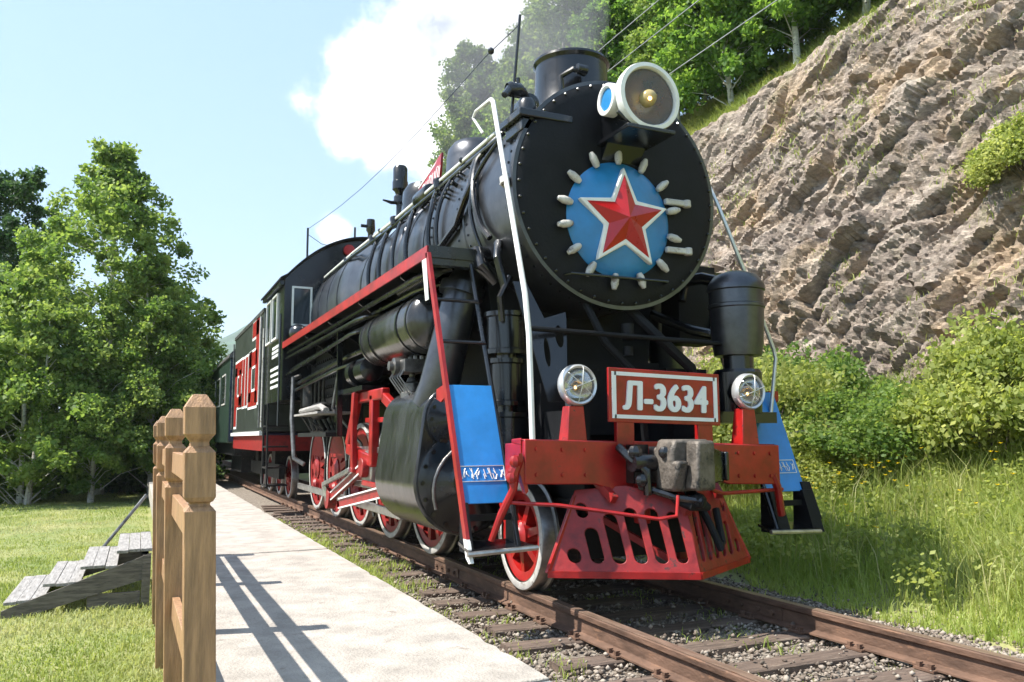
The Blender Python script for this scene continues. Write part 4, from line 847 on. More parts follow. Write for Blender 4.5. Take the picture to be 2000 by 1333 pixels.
    # brake rigging and sand pipes between the wheels
    for yy in (3.2, 4.8, 6.4, 8.0): MB().bar((X(.84), yy, 1.3), (X(.84), yy+.03, .35), .05, .07).prism([(-.05, -.22), (.04, -.2), (.06, 0), (.04, .2), (-.05, .22), (-.02, 0)], (X(.78), yy+.03, .72), (0, 1, 0), (0, 0, 1), (X(.1), 0, 0)).build('brake_hanger', 'black_dirty', L)
    MB().tube([(X(1.3), 5.2, 2.2), (X(1.35), 5.3, 1.7), (X(1.0), 5.0, 1.2), (X(.84), 4.85, .2)], .022, 7).build('sand_pipe', 'steel_dark', L); MB().tube([(X(1.35), 7.9, 2.35), (X(1.48), 7.9, 2.3), (X(1.5), 7.8, 1.6), (X(1.5), 7.5, .95), (X(1.35), 7.4, .85)], .04, 9).build('sand_pipe', 'steel_dark', L)
    # injector, feed pump and piping ahead of the cab
    ij = MB().lathe([(0, .35), (.09, .34), (.13, .28), (.13, -.25), (.09, -.34), (0, -.35)], (X(1.3), 6.4, 1.7), (0, 1, 0), 18).lathe([(0, .2), (.1, .2), (.14, .1), (.14, -.2), (0, -.22)], (X(1.28), 7.3, 2.0), (0, 0, 1), 18)
    for k in range(7): ij.tube([(X(1.12+.05*k % .3), 5.9+.33*k, 2.5-.05*k), (X(1.33), 6.0+.33*k, 2.3-.1*(k % 3)), (X(1.3), 6.2+.3*k, 1.9-.12*(k % 4)), (X(1.15), 6.1+.3*k, 1.4)], .02+.006*(k % 3), 7)
    ij.box(min(X(1.1), X(1.5)), max(X(1.1), X(1.5)), 5.0, 7.2, 1.30, 1.36).build('injector', 'black_dirty', L)
    cs_ = MB().box(min(X(1.1), X(1.62)), max(X(1.1), X(1.62)), 5.0, 6.9, 1.62, 1.65).tube([(X(1.5), 5.0, 1.66), (X(1.4), 5.9, 1.75), (X(1.52), 6.8, 1.7)], .045, 8).build('ash_pan_step', 'grey_wood', L)
    MB().lathe([(0, .24), (.1, .23), (.15, .17), (.15, -.2), (0, -.24)], (X(1.28), 3.6, 2.12), (0, 1, 0), 18).lathe([(.0, .1), (.17, .1), (.17, -.1), (0, -.1)], (X(1.28), 4.05, 2.12), (0, 1, 0), 20).box(min(X(1.1), X(1.4)), max(X(1.1), X(1.4)), 3.4, 4.6, 1.86, 1.92).bar((X(1.4), 4.6, 1.3), (X(1.42), 4.6, 2.8), .04, .07).bar((X(1.36), 5.0, 1.5), (X(1.36), 4.7, 2.75), .03, .1).build('air_pump', 'black', L)
# --- front ladders with blue panels
for s in (-1, 1):
    X = lambda a: s*(a if s < 0 else a+.14)
    top, mid, low = (.32, 2.92), (-.20, 1.70), (-.60, .79); bot = (-.70, .40)
    yz = lambda z: .32+(z-2.92)*(.32+.70)/(2.92-.40)
    ld = MB().tube([(X(1.19), .34, 2.88), (X(1.19), yz(.40), .42)], .022, 8)
    for z in (2.46, 2.08): ld.tube([(X(1.6), yz(z), z), (X(1.19), yz(z), z)], .017, 8)
    lo = ld.build('ladder', 'black', L)
    z0, z1 = (2.90 if s < 0 else .86), .38
    MB().prism([(-.035, 0), (.035, 0), (.035, 1), (-.035, 1)], (X(1.612), yz(z0), z0), (0, 1, 0), (0, yz(z1+.15)-yz(z0), z1+.15-z0), (X(-.03), 0, 0)).build('outer_stile', 'red' if s < 0 else 'black_matt', lo)
    if s < 0: MB().prism([(-.035, 0), (.035, 0), (.03, .78), (-.02, 1), (-.05, .96)], (X(1.612), yz(.53), .53), (0, 1, 0), (0, -.06, -.17), (X(-.03), 0, 0)).build('white_tip', 'white', lo)
    d = Vector((0, yz(.79)-yz(1.70), .79-1.70)).normalized(); hgt = 1.0; nrm = Vector((0, d.z, -d.y)); nrm = nrm if nrm.y < 0 else -nrm
    po = Vector((X(1.40 if s < 0 else 1.425), yz(1.70), 1.70)); hw_ = .195 if s < 0 else .225
    bp_ = MB().prism([(-hw_, 0), (hw_, 0), (hw_, hgt), (-hw_, hgt)], po-nrm*.0+nrm*.018, (1, 0, 0), d, nrm*-.012).build('blue_panel', 'blue', lo, bevel=.004)
    orn = MB(); rr = random.Random(3)
    O = lambda a, b: po+Vector((a, 0, 0))+d*b+nrm*.0215
    for a in (-.19, .19): orn.bar(O(a*.98, .70), O(a*.98, .825), .006, .006)
    for b in (.70, .825): orn.bar(O(-.187, b), O(.187, b), .006, .006)
    for k in range(7):
        a0 = -.165+.05*k
        for _ in range(4):
            orn.bar(O(a0+rr.uniform(0, .04), rr.uniform(.715, .77)), O(a0+rr.uniform(-.01, .05), rr.uniform(.76, .81)), .007, .004)
    orn.build('ornament', 'text_white', bp_, smooth=False)
    MB().tube([(X(1.63), yz(.4)-.05, .43), (X(1.06), yz(.4)-.05, .45)], .02, 8).build('step_edge', 'steel', lo)
    MB().hexa([(X(1.62), yz(.4)-.05, .43), (X(1.07), yz(.4)-.05, .44), (X(1.15), yz(.4)+.22, .47), (X(1.60), yz(.4)+.22, .47)], [(X(1.62), yz(.4)-.05, .455), (X(1.07), yz(.4)-.05, .465), (X(1.15), yz(.4)+.22, .495), (X(1.60), yz(.4)+.22, .495)]).build('tread', 'black', lo)
    MB().box(min(X(1.2), X(1.6)), max(X(1.2), X(1.6)), yz(.68), yz(.68)+.03, .65, .70).prism([(-.05, 0), (.07, 0), (.2, 1), (-.06, 1)], (X(1.585), yz(.79), .79), (0, 1, 0), (0, -.12, -.37), (X(-.02), 0, 0)).prism([(-.05, 0), (.07, 0), (.2, 1), (-.06, 1)], (X(1.2), yz(.79), .79), (0, 1, 0), (0, -.12, -.37), (X(-.02), 0, 0)).build('step_hanger', 'black_matt', lo)
    MB().prism([(0, 0), (.13, -.05), (.24, -.02), (.24, .06), (0, .10)], (X(1.6), yz(1.62)+.02, 1.62), (0, 1, 0), (0, 0, 1), (X(-.02), 0, 0)).build('ladder_bracket', 'red', lo)
# --- frames, saddle, dark works behind the beam
MB().box(-.62, -.56, -.7, 10.4, .72, 1.5).box(.56, .62, -.7, 10.4, .72, 1.5).box(-.62, .62, 2.0, 2.1, .6, 1.5).box(-.62, .62, 1.9, 9.5, 1.40, 1.46).build('main_frame', 'black_matt', L)
MB().hexa([(-.75, .55, 1.25), (.75, .55, 1.25), (.75, 1.9, 1.25), (-.75, 1.9, 1.25)], [(-.95, .55, 2.95), (.95, .55, 2.95), (.95, 1.9, 2.95), (-.95, 1.9, 2.95)]).build('smokebox_saddle', 'black_matt', L)
MB().box(-1.18, 1.18, -.82, .5, 1.13, 1.16).box(-.7, .7, -.6, .55, 1.16, 1.24).tube([(-1.0, -.5, 2.16), (1.15, -.45, 2.12)], .022, 8).box(-.8, .8, .30, .5, 1.3, 2.0).tube([(.0, -.4, 2.12), (.0, -.4, 2.26)], .055, 12).tube([(.0, -.4, 1.98), (.0, -.4, 2.06)], .045, 12).build('front_deck', 'black_matt', L)
pb = curve_mesh([[(-.28, .55), (-.17, .55), (-.05, .22), (.14, .28), (.14, .22), (.06, -.5), (-.1, -.5), (-.2, .1)], [(.06+.035*math.cos(a), .06+.1*math.sin(a)) for a in np.arange(0, 6.28, .45)], [(-.06+.025*math.cos(a), -.08+.13*math.sin(a)) for a in np.arange(0, 6.28, .45)]], .012)
for s in (-1,):
    me = pb.copy(); place(me, (s*.76, -.45, 2.05), (s*-1 if s > 0 else 1, -.25, 0), (0, .25, 1)); link('deck_bracket', me, 'black', L)
# left compressor
cp = MB()
for z0, z1, r in ((1.18, 1.5, .2), (1.56, 1.98, .165), (2.02, 2.4, .2)): cp.lathe([(0, 0), (r, 0), (r, .04), (r-.02, .05), (r-.02, z1-z0-.05), (r, z1-z0-.04), (r, z1-z0), (0, z1-z0)], (-.86, .28, z0), (0, 0, 1), 28)
cp.tube([(-.86, .28, 1.2), (-.86, .28, 2.4)], .1, 14).tube([(-.98, .1, 2.3), (-1.02, .05, 2.5), (-.9, .1, 2.7)], .03, 8).build('compressor', 'black', L)
# right feed-water pump
pu = MB().lathe([(0, .12), (.1, .11), (.20, .07), (.25, 0), (.265, -.03), (.265, -.07), (.25, -.08), (.25, -.20), (.26, -.21), (.26, -.235), (.25, -.245), (.235, -.56), (.215, -.68), (.0, -.68)], (1.185, -.42, 2.70), (0, 0, 1), 48).build('feedwater_pump', 'boiler_black', L)
MB().lathe([(.14, .2), (.14, .0)], (1.185, -.42, 1.86), (0, 0, 1), 20).lathe([(0, .0), (.2, 0), (.22, -.03), (.21, -.4), (.0, -.42)], (1.17, -.42, 1.89), (0, 0, 1), 32).box(.8, 1.5, -.55, .0, 1.4, 1.5).build('pump_base', 'black', pu)
MB().tube([(1.2, -.3, 2.72), (1.05, -.1, 2.8), (.95, .2, 2.8)], .06, 12).tube([(1.2, -.3, 2.2), (1.0, 0, 2.3), (.8, .4, 2.5)], .05, 10).build('pump_pipe', 'black', pu)
MB().box(.95, 1.4, .15, .45, 2.2, 2.98).tube([(.15, -.1, 2.5), (.35, -.3, 2.2), (.7, -.35, 1.9), (.95, -.2, 1.4)], .05, 10).tube([(-.3, -.2, 2.45), (-.2, -.35, 2.1), (.1, -.4, 1.8), (.2, -.35, 1.2)], .035, 8).box(.5, .95, -.25, .3, 1.2, 1.9).box(-.65, -.3, .0, .4, 1.2, 1.75).build('front_pipework', 'black_matt', L)
# --- buffer beam and front fittings (the front end sags slightly to the right)
def sag(mb, k=.026): mb.v = [(x, y, z-k*x) for x, y, z in mb.v]; return mb
bm_ = sag(MB().box(-1.22, -.62, -.87, -.80, .90, 1.235).box(.68, 1.22, -.87, -.80, .90, 1.235).hexa([(-.62, -.87, .90), (-.62, -.80, .90), (-.62, -.80, 1.235), (-.62, -.87, 1.235)], [(-.22, -.87, .80), (-.22, -.80, .80), (-.22, -.80, 1.225), (-.22, -.87, 1.225)]).hexa([(.42, -.87, .97), (.42, -.80, .97), (.42, -.80, 1.225), (.42, -.87, 1.225)], [(.68, -.87, .90), (.68, -.80, .90), (.68, -.80, 1.235), (.68, -.87, 1.235)]).box(-1.22, 1.22, -.80, -.62, 1.20, 1.235).box(-1.22, -1.19, -.80, -.5, .92, 1.2).box(1.19, 1.22, -.80, -.5, .92, 1.2)).build('buffer_beam', 'red', L, bevel=.008)
MB().prism([(0, 0), (.1, 0), (.1, -.12), (.02, -.2), (-.1, -.3), (-.16, -.28)], (-1.235, -.86, 1.16), (-.3, 0, 0), (0, 0, 1), (0, .06, 0)).tube([(-1.25, -.84, 1.12), (-1.30, -.84, 1.02), (-1.3, -.84, .9), (-1.38, -.8, .72), (-1.45, -.76, .52)], [.035, .045, .03, .03, .022], 9).ball((-1.29, -.85, 1.1), .05).ball((-1.32, -.85, .98), .045).build('cut_off_lever', 'red', bm_)
MB().tube([(-1.36, -.78, .80), (-1.0, -1.0, .78), (-.35, -1.32, .68), (-.22, -1.36, .70), (-.16, -1.3, .84)], .014, 8).tube([(.3, -1.1, .86), (.5, -1.0, .82), (.9, -.9, .82), (1.3, -.8, .82)], .016, 8).tube([(1.15, -.85, .95), (1.2, -.85, .85), (1.28, -.8, .6)], .035, 8).build('uncoupling_rod', 'red', bm_)
rvb = MB(); bolts(rvb, [(x, -.872, z-.026*x) for x in (-1.12, -.9, -.7, .78, .95, 1.12) for z in (.97, 1.16)], FRONT, .017, .012); rvb.build('beam_bolts', 'red', bm_)['kind'] = 'stuff'
sag(MB().box(-.28, -.17, -.95, -.87, .60, 1.2)).build('beam_post', 'red', bm_, bevel=.01)
# number plate
pz, px_ = 1.60, .045
npl = sag(MB().box(px_-.54, px_+.54, -.885, -.86, pz-.215, pz+.215)).build('number_plate', 'red', L, bevel=.004, label='red number plate reading Л-3634 in white')
bdr = MB(); w_, h_ = .49, .17
for a, b_, c_, d_ in ((-w_, w_, h_-.015, h_+.015), (-w_, w_, -h_-.015, -h_+.015), (-w_-.022, -w_+.016, -h_-.015, h_+.015), (w_-.016, w_+.022, -h_-.015, h_+.015)): bdr.box(px_+a, px_+b_, -.892, -.884, pz+c_, pz+d_)
sag(bdr).build('plate_border', 'text_white', npl)
tm = text_mesh('Л-3634', .285, .008)
xs = [v.co.x for v in tm.vertices]; zs = [v.co.y for v in tm.vertices]; wx, wy = max(xs)-min(xs), max(zs)-min(zs)
tm.transform(Matrix.Translation((-(max(xs)+min(xs))/2, -(max(zs)+min(zs))/2, 0))); tm.transform(Matrix.Diagonal((.80/wx, .225/wy, 1, 1)))
place(tm, (px_, -.89, pz-.026*px_), (1, 0, -.026), (.026, 0, 1)); 
lt = link('lettering', tm, 'text_white', npl, smooth=False)
import bmesh
bm = bmesh.new()
for k, (dx, dz) in enumerate(((0, 0), (.013, 0), (-.013, 0), (.006, .006), (-.006, -.006), (.006, -.006), (-.006, .006))):
    c2 = tm.copy(); c2.transform(Matrix.Translation((dx, -.0003*k, dz))); bm.from_mesh(c2); bpy.data.meshes.remove(c2)
bm.to_mesh(tm); bm.free()
sag(MB().box(-.42, -.26, -.878, -.83, 1.2, 1.40)).build('plate_post', 'red', npl, bevel=.004); sag(MB().box(.36, .51, -.878, -.83, 1.2, 1.42)).build('plate_post', 'red', npl, bevel=.004)
# lamps on brackets
for x, zc, r in ((-.735, 1.685, .152), (.955, 1.665, .148)):
    MB().hexa([(x-.12, -.86, 1.2), (x+.06, -.86, 1.2), (x+.06, -.70, 1.2), (x-.12, -.70, 1.2)], [(x-.085, -.83, 1.52), (x+.045, -.83, 1.52), (x+.045, -.72, 1.52), (x-.085, -.72, 1.52)]).build('lamp_stand', 'red', L, bevel=.006)
    lm = MB().lathe([(0, -.20), (.06, -.2), (r*.75, -.12), (r*.95, -.02), (r, .0)], (x, -.80, zc), FRONT, 36).box(x-.05, x+.05, -.80, -.70, 1.48, zc-.1).build('marker_lamp', 'black', L)
    MB().lathe([(r*.86, .0), (r*.88, .05), (r*.98, .06), (r*1.06, .04), (r*1.08, -.01), (r, -.03)], (x, -.80, zc), FRONT, 40).build('lamp_rim', 'silver', lm)
    MB().lathe([(0, -.13), (r*.4, -.11), (r*.75, -.05), (r*.9, .02)], (x, -.80, zc), FRONT, 32).build('reflector', 'reflector', lm)
    MB().ball((x-.01, -.80, zc-.01), .035, 12, 8).build('bulb', 'bulb', lm)
    MB().ball((x-.03, -.83, zc-.02), .012, 8, 6).build('bulb_glint', 'bulb_glint', lm)  # glint added as a glowing ball on the bulb surface
    MB().lathe([(0, .058), (r*.5, .05), (r*.9, .035)], (x, -.80, zc), FRONT, 32).build('lens', 'lens', lm)
    gd = MB()
    for k in range(3):
        a = k*math.pi/3+.35; gd.tube([(x+1.08*r*math.cos(a), -.81, zc+1.08*r*math.sin(a)), (x+.9*r*math.cos(a), -.875, zc+.9*r*math.sin(a)), (x, -.90, zc), (x-.9*r*math.cos(a), -.875, zc-.9*r*math.sin(a)), (x-1.08*r*math.cos(a), -.81, zc-1.08*r*math.sin(a))], .0035, 5)
    gd.build('lamp_guard', 'silver', lm)
# --- coupler
cpl = MB()
cpl.prism([(-.17, -.19), (.13, -.19), (.17, -.1), (.17, .2), (-.15, .2), (-.19, .1)], (-.02, -1.30, 1.06), (1, 0, 0), (0, 0, 1), (0, .24, 0))
cpl.hexa([(-.20, -1.30, .87), (-.10, -1.30, .87), (-.10, -1.06, .87), (-.20, -1.06, .87)], [(-.20, -1.38, 1.1), (-.1, -1.38, 1.1), (-.1, -1.06, 1.1), (-.20, -1.06, 1.1)])
cpl.hexa([(-.1, -1.46, .88), (.10, -1.42, .88), (.16, -1.30, .88), (-.1, -1.30, .88)], [(-.08, -1.46, 1.25), (.10, -1.42, 1.25), (.16, -1.30, 1.25), (-.08, -1.30, 1.25)])
cpl.box(-.14, .14, -1.08, -.6, .92, 1.20)
cpo = cpl.build('coupler', 'coupler', L, bevel=.025)
MB().hexa([(.14, -1.30, .92), (.42, -1.12, .92), (.42, -1.05, .92), (.14, -1.1, .92)], [(.14, -1.30, 1.2), (.42, -1.12, 1.17), (.42, -1.05, 1.17), (.14, -1.1, 1.2)]).box(.42, .46, -1.14, -.86, .93, 1.16).build('coupler_wing', 'black', cpo, bevel=.012)
ck = MB().box(-.34, -.2, -.98, -.80, .92, 1.22).lathe([(0, .1), (.07, .1), (.07, -.1), (0, -.1)], (-.3, -1.05, 1.08), (1, 0, 0), 14).tube([(-.42, -.9, 1.2), (-.4, -1.02, 1.12), (-.3, -1.1, 1.02), (-.28, -1.08, .84)], .035, 9).ball((-.37, -1.05, 1.16), .06).ball((-.33, -1.08, .95), .055).ball((-.2, -1.2, 1.16), .05).tube([(-.3, -1.0, .9), (-.12, -1.25, .82), (0, -1.38, .80)], .03, 8)
ck.build('coupler_gear', 'black', cpo)
MB().tube([(-.08, -1.0, .9), (-.1, -1.2, .8), (-.06, -1.32, .76), (.1, -1.3, .75), (.14, -1.05, .85)], .035, 9).ball((0, -1.34, .8), .06).tube([(.2, -.95, .9), (.24, -1.15, .6), (.3, -1.2, .42), (.38, -1.12, .45), (.42, -1.0, .7)], .03, 8).build('air_hose', 'black_matt', cpo)
# --- pilot (cow catcher) : V-shaped slotted plates
def slot(cx, z0, z1, w_, lean): 
    pts = []
    for k in range(9): a = math.pi*k/8; pts.append((cx+lean*(z1)+w_*math.cos(a), z1+w_*math.sin(a)))
    for k in range(9): a = math.pi+math.pi*k/8; pts.append((cx+lean*(z0)+w_*math.cos(a), z0+w_*math.sin(a)))
    return pts
pil = empty_part = None
for s in (-1, 1):
    Lw = 1.13; outline = [(0, 0), (Lw, 0), (Lw, .05), (.82, .70), (.42, .74), (0, .62)]
    slots = [slot(.10, .14, .48, .048, .03), slot(.25, .14, .50, .054, .04), slot(.405, .14, .50, .056, .05), slot(.565, .14, .45, .058, .06), slot(.73, .14, .33, .058, .07), slot(.90, .14, .16, .056, .08), slot(.755, .51, .55, .05, .08)]
    me = curve_mesh([outline]+slots, .009, .006)
    u = Vector((s*.96, .56, 0)).normalized(); 
    if s > 0: me.transform(Matrix.Diagonal((.9, 1, 1, 1)))
    me.transform(Matrix.Diagonal((1, .92, 1, 1))); place(me, (0, -1.33, .25), u, (0, .32, .95)); o = link('pilot_plate', me, 'red_dirty_shaded', L, smooth=False)  # duller red puts the shade of the plates into the colour
    e_ = .985 if s < 0 else .885; MB().bar((0, -1.335, .25), (s*e_, -.765 if s < 0 else -.82, .25), .03, .05).bar((s*e_, -.765 if s < 0 else -.82, .255), (s*e_-s*.27, -.72 if s < 0 else -.77, .82), .035, .035).build('pilot_edge', 'red', o)
    MB().bar((s*.5, -.95, .8), (s*.55, -.75, .95), .06, .06).bar((0, -1.2, .7), (s*.1, -.85, .95), .06, .06).bar((0, -1.28, .25), (s*.5, -.5, .7), .04, .05).build('pilot_stay', 'red_dirty_shaded', o)
MB().box(-.55, .55, -.52, -.46, .30, .95).box(-.66, -.60, -.55, 1.4, .42, .78).box(.60, .66, -.55, 1.4, .42, .78).build('pony_frame_shade_sheet', 'black_matt', L)  # truck side plates, plus a black sheet added as the shade behind the pilot
# --- wheels
def wheel_meshes(R, nsp, cw, hub):
    t = MB().lathe([(R-.075, -.065), (R-.005, -.065), (R, -.055), (R, .045), (R+.028, .055), (R+.028, .075), (R-.075, .075)], (0, 0, 0), (1, 0, 0), 64).build('tyre', 'tread', None)
    ty = t.data; bpy.data.objects.remove(t)
    f = MB().lathe([(R-.066, -.066), (R-.063, -.0685), (R-.012, -.0685), (R-.008, -.066)], (0, 0, 0), (1, 0, 0), 64).build('tyre_face', 'white_worn', None); tf = f.data; bpy.data.objects.remove(f)
    c = MB().lathe([(R-.075, -.05), (R-.075, .05), (R-.15, .04), (R-.15, -.04), (R-.075, -.05)], (0, 0, 0), (1, 0, 0), 64).lathe([(0, -.11), (hub*.6, -.11), (hub*.7, -.09), (hub, -.07), (hub, .07), (0, .07)], (0, 0, 0), (1, 0, 0), 32)
    for k in range(nsp):
        a = 2*math.pi*k/nsp; d = Vector((0, math.cos(a), math.sin(a))); n_ = Vector((0, -math.sin(a), math.cos(a))); p, q = d*(hub*.9), d*(R-.12); w1, w2 = R*.085, R*.06
        c.hexa([p-n_*w1+Vector((-.05, 0, 0)), p+n_*w1+Vector((-.05, 0, 0)), p+n_*w1+Vector((.05, 0, 0)), p-n_*w1+Vector((.05, 0, 0))], [q-n_*w2+Vector((-.035, 0, 0)), q+n_*w2+Vector((-.035, 0, 0)), q+n_*w2+Vector((.035, 0, 0)), q-n_*w2+Vector((.035, 0, 0))])
    if cw:
        pts = [((R-.13)*math.cos(a), (R-.13)*math.sin(a)) for a in np.linspace(.35, math.pi-.35, 14)]
        c.prism(pts, (-.06, 0, 0), (0, 1, 0), (0, 0, 1), (.12, 0, 0)).lathe([(0, -.14), (.1, -.14), (.13, -.1), (.13, 0)], (0, 0, -.32), (1, 0, 0), 20)
    c = c.build('wheel_centre', 'red_dirty_shaded' if cw else 'red', None); wc = c.data; bpy.data.objects.remove(c); return wc, ty, tf
WD, WP = wheel_meshes(.75, 13, True, .2), wheel_meshes(.45, 7, False, .13)
def put_wheel(meshes, x, y, r, rot, parent, nm='wheel'):
    c = bpy.data.objects.new(nm, meshes[0]); col.objects.link(c); c.parent = parent; c.location = (x, y, r); c.rotation_euler = (rot, 0, 0 if x < 0 else math.pi)
    for n_, me in zip(('tyre', 'tyre_face'), meshes[1:]): q = bpy.data.objects.new(n_, me); col.objects.link(q); q.parent = c
for s in (-1, 1):
    for k in range(5): put_wheel(WD, s*.80, 2.4+1.6*k, .75, 0, L, 'driving_wheel')
    put_wheel(WP, s*.80, 0, .45, .2, L, 'pony_wheel')
MB().tube([(-.75, 0, .45), (.75, 0, .45)], .09, 14).box(-.55, .55, -.1, 1.6, .4, .62).build('pony_axle', 'black_dirty', L)
ax = MB()
for k in range(5): ax.tube([(-.78, 2.4+1.6*k, .75), (.78, 2.4+1.6*k, .75)], .1, 12)
ax.build('axles', 'black_dirty', L)
for s in (-1, 1): MB().bar((s*.93, .02, .50), (s*.93, .35, 1.0), .05, .12).lathe([(0, .04), (.07, .04), (.07, 0)], (s*.91, 0, .45), (s, 0, 0), 16).build('pony_guard', 'red', L)
# --- cab
def roof_z(x, hi=4.98, lo=4.10, hw=1.62): return lo+(hi-lo)*(1-(abs(x)/hw)**2.2)
cf = MB(); xs_ = np.linspace(-1.58, 1.58, 25); poly = [(-1.58, 2.0)]+[(1.58, 2.0)]+[(x, roof_z(x)-.02) for x in xs_[::-1]]
cab = MB().prism(poly, (0, 8.42, 0), (1, 0, 0), (0, 0, 1), (0, .04, 0)).box(-1.585, -1.545, 8.46, 10.75, 1.95, 4.09).box(1.545, 1.585, 8.46, 10.75, 1.95, 4.09).box(-1.54, 1.54, 8.46, 10.7, 1.95, 2.0).build('cab', 'black', L)
rf = MB(); k = 28
for i in range(k):
    x0, x1 = -1.68+3.36*i/k, -1.68+3.36*(i+1)/k; z0, z1 = roof_z(min(1.62, abs(x0))*(1 if x0 > 0 else -1)), roof_z(min(1.62, abs(x1)))
    rf.hexa([(x0, 8.30, z0), (x1, 8.30, z1), (x1, 8.30, z1+.035), (x0, 8.30, z0+.035)], [(x0, 10.95, z0), (x1, 10.95, z1), (x1, 10.95, z1+.035), (x0, 10.95, z0+.035)])
rf.build('cab_roof', 'black_matt', L)
def frame_win(org, u, v, w_, h_, name='cab_window'):
    org, u, v = Vector(org), Vector(u).normalized(), Vector(v).normalized(); n_ = u.cross(v); m_ = MB(); t_ = .035
    def rect(mb, a0, a1, b0, b1, d0, d1): mb.hexa([org+u*a0+v*b0+n_*d0, org+u*a1+v*b0+n_*d0, org+u*a1+v*b1+n_*d0, org+u*a0+v*b1+n_*d0], [org+u*a0+v*b0+n_*d1, org+u*a1+v*b0+n_*d1, org+u*a1+v*b1+n_*d1, org+u*a0+v*b1+n_*d1])
    rect(m_, 0, w_, 0, t_, 0, .03); rect(m_, 0, w_, h_-t_, h_, 0, .03); rect(m_, 0, t_, t_, h_-t_, 0, .028); rect(m_, w_-t_, w_, t_, h_-t_, 0, .028)
    o = m_.build(name, 'white', L); g = MB(); rect(g, t_, w_-t_, t_, h_-t_, .002, .012); g.build('pane', 'window_glass', o)
frame_win((-1.46, 8.42, 3.28), (1, 0, 0), (0, 0, 1), .36, .72); frame_win((1.10, 8.42, 3.28), (1, 0, 0), (0, 0, 1), .36, .72)
frame_win((-1.585, 9.75, 3.12), (0, -1, 0), (0, 0, 1), .62, .86); frame_win((-1.585, 10.55, 3.12), (0, -1, 0), (0, 0, 1), .62, .86)
tx = MB(); rr = random.Random(9)
for (y0, y1, z0, z1, rows) in ((9.75, 8.95, 2.75, 3.0, 3), (9.9, 8.85, 2.15, 2.6, 4)):
    for q in range(rows):
        z = z1-(z1-z0)*q/rows; y = y0-rr.uniform(0, .1)
        while y > y1:
            l = rr.uniform(.04, .13); tx.box(-1.592, -1.586, y-l, y, z-.055, z); y -= l+rr.uniform(.02, .05)
tx.build('cab_lettering', 'text_white', L, smooth=False)
MB().box(-1.66, -1.60, 8.46, 10.8, 4.03, 4.10).build('rain_gutter', 'black', L)
MB().ball((-1.38, 8.15, 3.12), .2, 16, 10, (.8, 1, .8)).build('cab_front_lamp', 'black', L)
MB().lathe([(0, .05), (.1, .045), (.11, 0), (.08, -.08), (0, -.1)], (-.45, 8.38, 4.74), FRONT, 20).build('cab_red_lamp', 'star_red', L)
for y in (8.5, 10.7): MB().tube([(-1.63, y, 1.5), (-1.63, y, 3.5)], .018, 8).build('cab_handrail', 'white_worn' if y > 9 else 'black', L)
stp = MB()
for k, z in enumerate((1.5, 1.1, .7, .36)): stp.box(-1.62, -1.2, 10.0-.02*k, 10.5, z, z+.03)
stp.bar((-1.6, 10.0, 1.95), (-1.6, 9.9, .36), .03, .08).bar((-1.6, 10.5, 1.95), (-1.6, 10.5, .36), .03, .08).build('cab_steps', 'black_dirty', L)
# ================================================================== tender
T = empty('tender', (0, 13.9, 0), 'dark tender behind the cab carrying the red railway logo', 'tender')
Y0, Y1 = 11.05, 16.75
MB().box(-1.58, 1.58, Y0, Y1, 1.42, 3.93).build('tank', 'tender_green', T, bevel=.02)
MB().box(-1.60, -1.575, Y0, Y1, 3.9, 3.98).box(1.575, 1.60, Y0, Y1, 3.9, 3.98).box(-1.6, 1.6, Y0-.01, Y0+.02, 3.9, 3.98).build('tank_rim', 'steel_dark', T)
MB().box(-1.62, -1.56, Y0-.02, Y1+.02, 1.34, 1.42).build('white_sill', 'white', T); MB().box(1.56, 1.62, Y0-.02, Y1+.02, 1.34, 1.42).build('white_sill', 'white', T)
MB().box(-1.55, 1.55, Y0, Y1, 1.02, 1.34).build('tender_frame', 'red_dirty_shaded', T)
MB().hexa([(-1.2, 11.6, 3.93), (1.2, 11.6, 3.93), (1.2, 14.6, 3.93), (-1.2, 14.6, 3.93)], [(-.8, 12.0, 4.3), (.8, 12.0, 4.3), (.8, 14.2, 4.3), (-.8, 14.2, 4.3)]).build('coal_heap', 'soot', T)
for y in (11.9, 13.2, 14.7, 16.0):
    for s in (-1, 1): put_wheel(WP, s*.80, y-13.9, .45, .5, T, 'tender_wheel')
for y in (12.55, 15.35): MB().box(-1.12, -1.0, y-1.0, y+1.0, .42, .72).box(1.0, 1.12, y-1.0, y+1.0, .42, .72).box(-1.1, 1.1, y-.25, y+.25, .5, 1.0).build('bogie', 'black_dirty', T)
for y in (Y0+.1, Y1-.1): MB().tube([(-1.62, y, 1.5), (-1.62, y, 3.8)], .02, 8).build('tender_handrail', 'steel_dark', T)
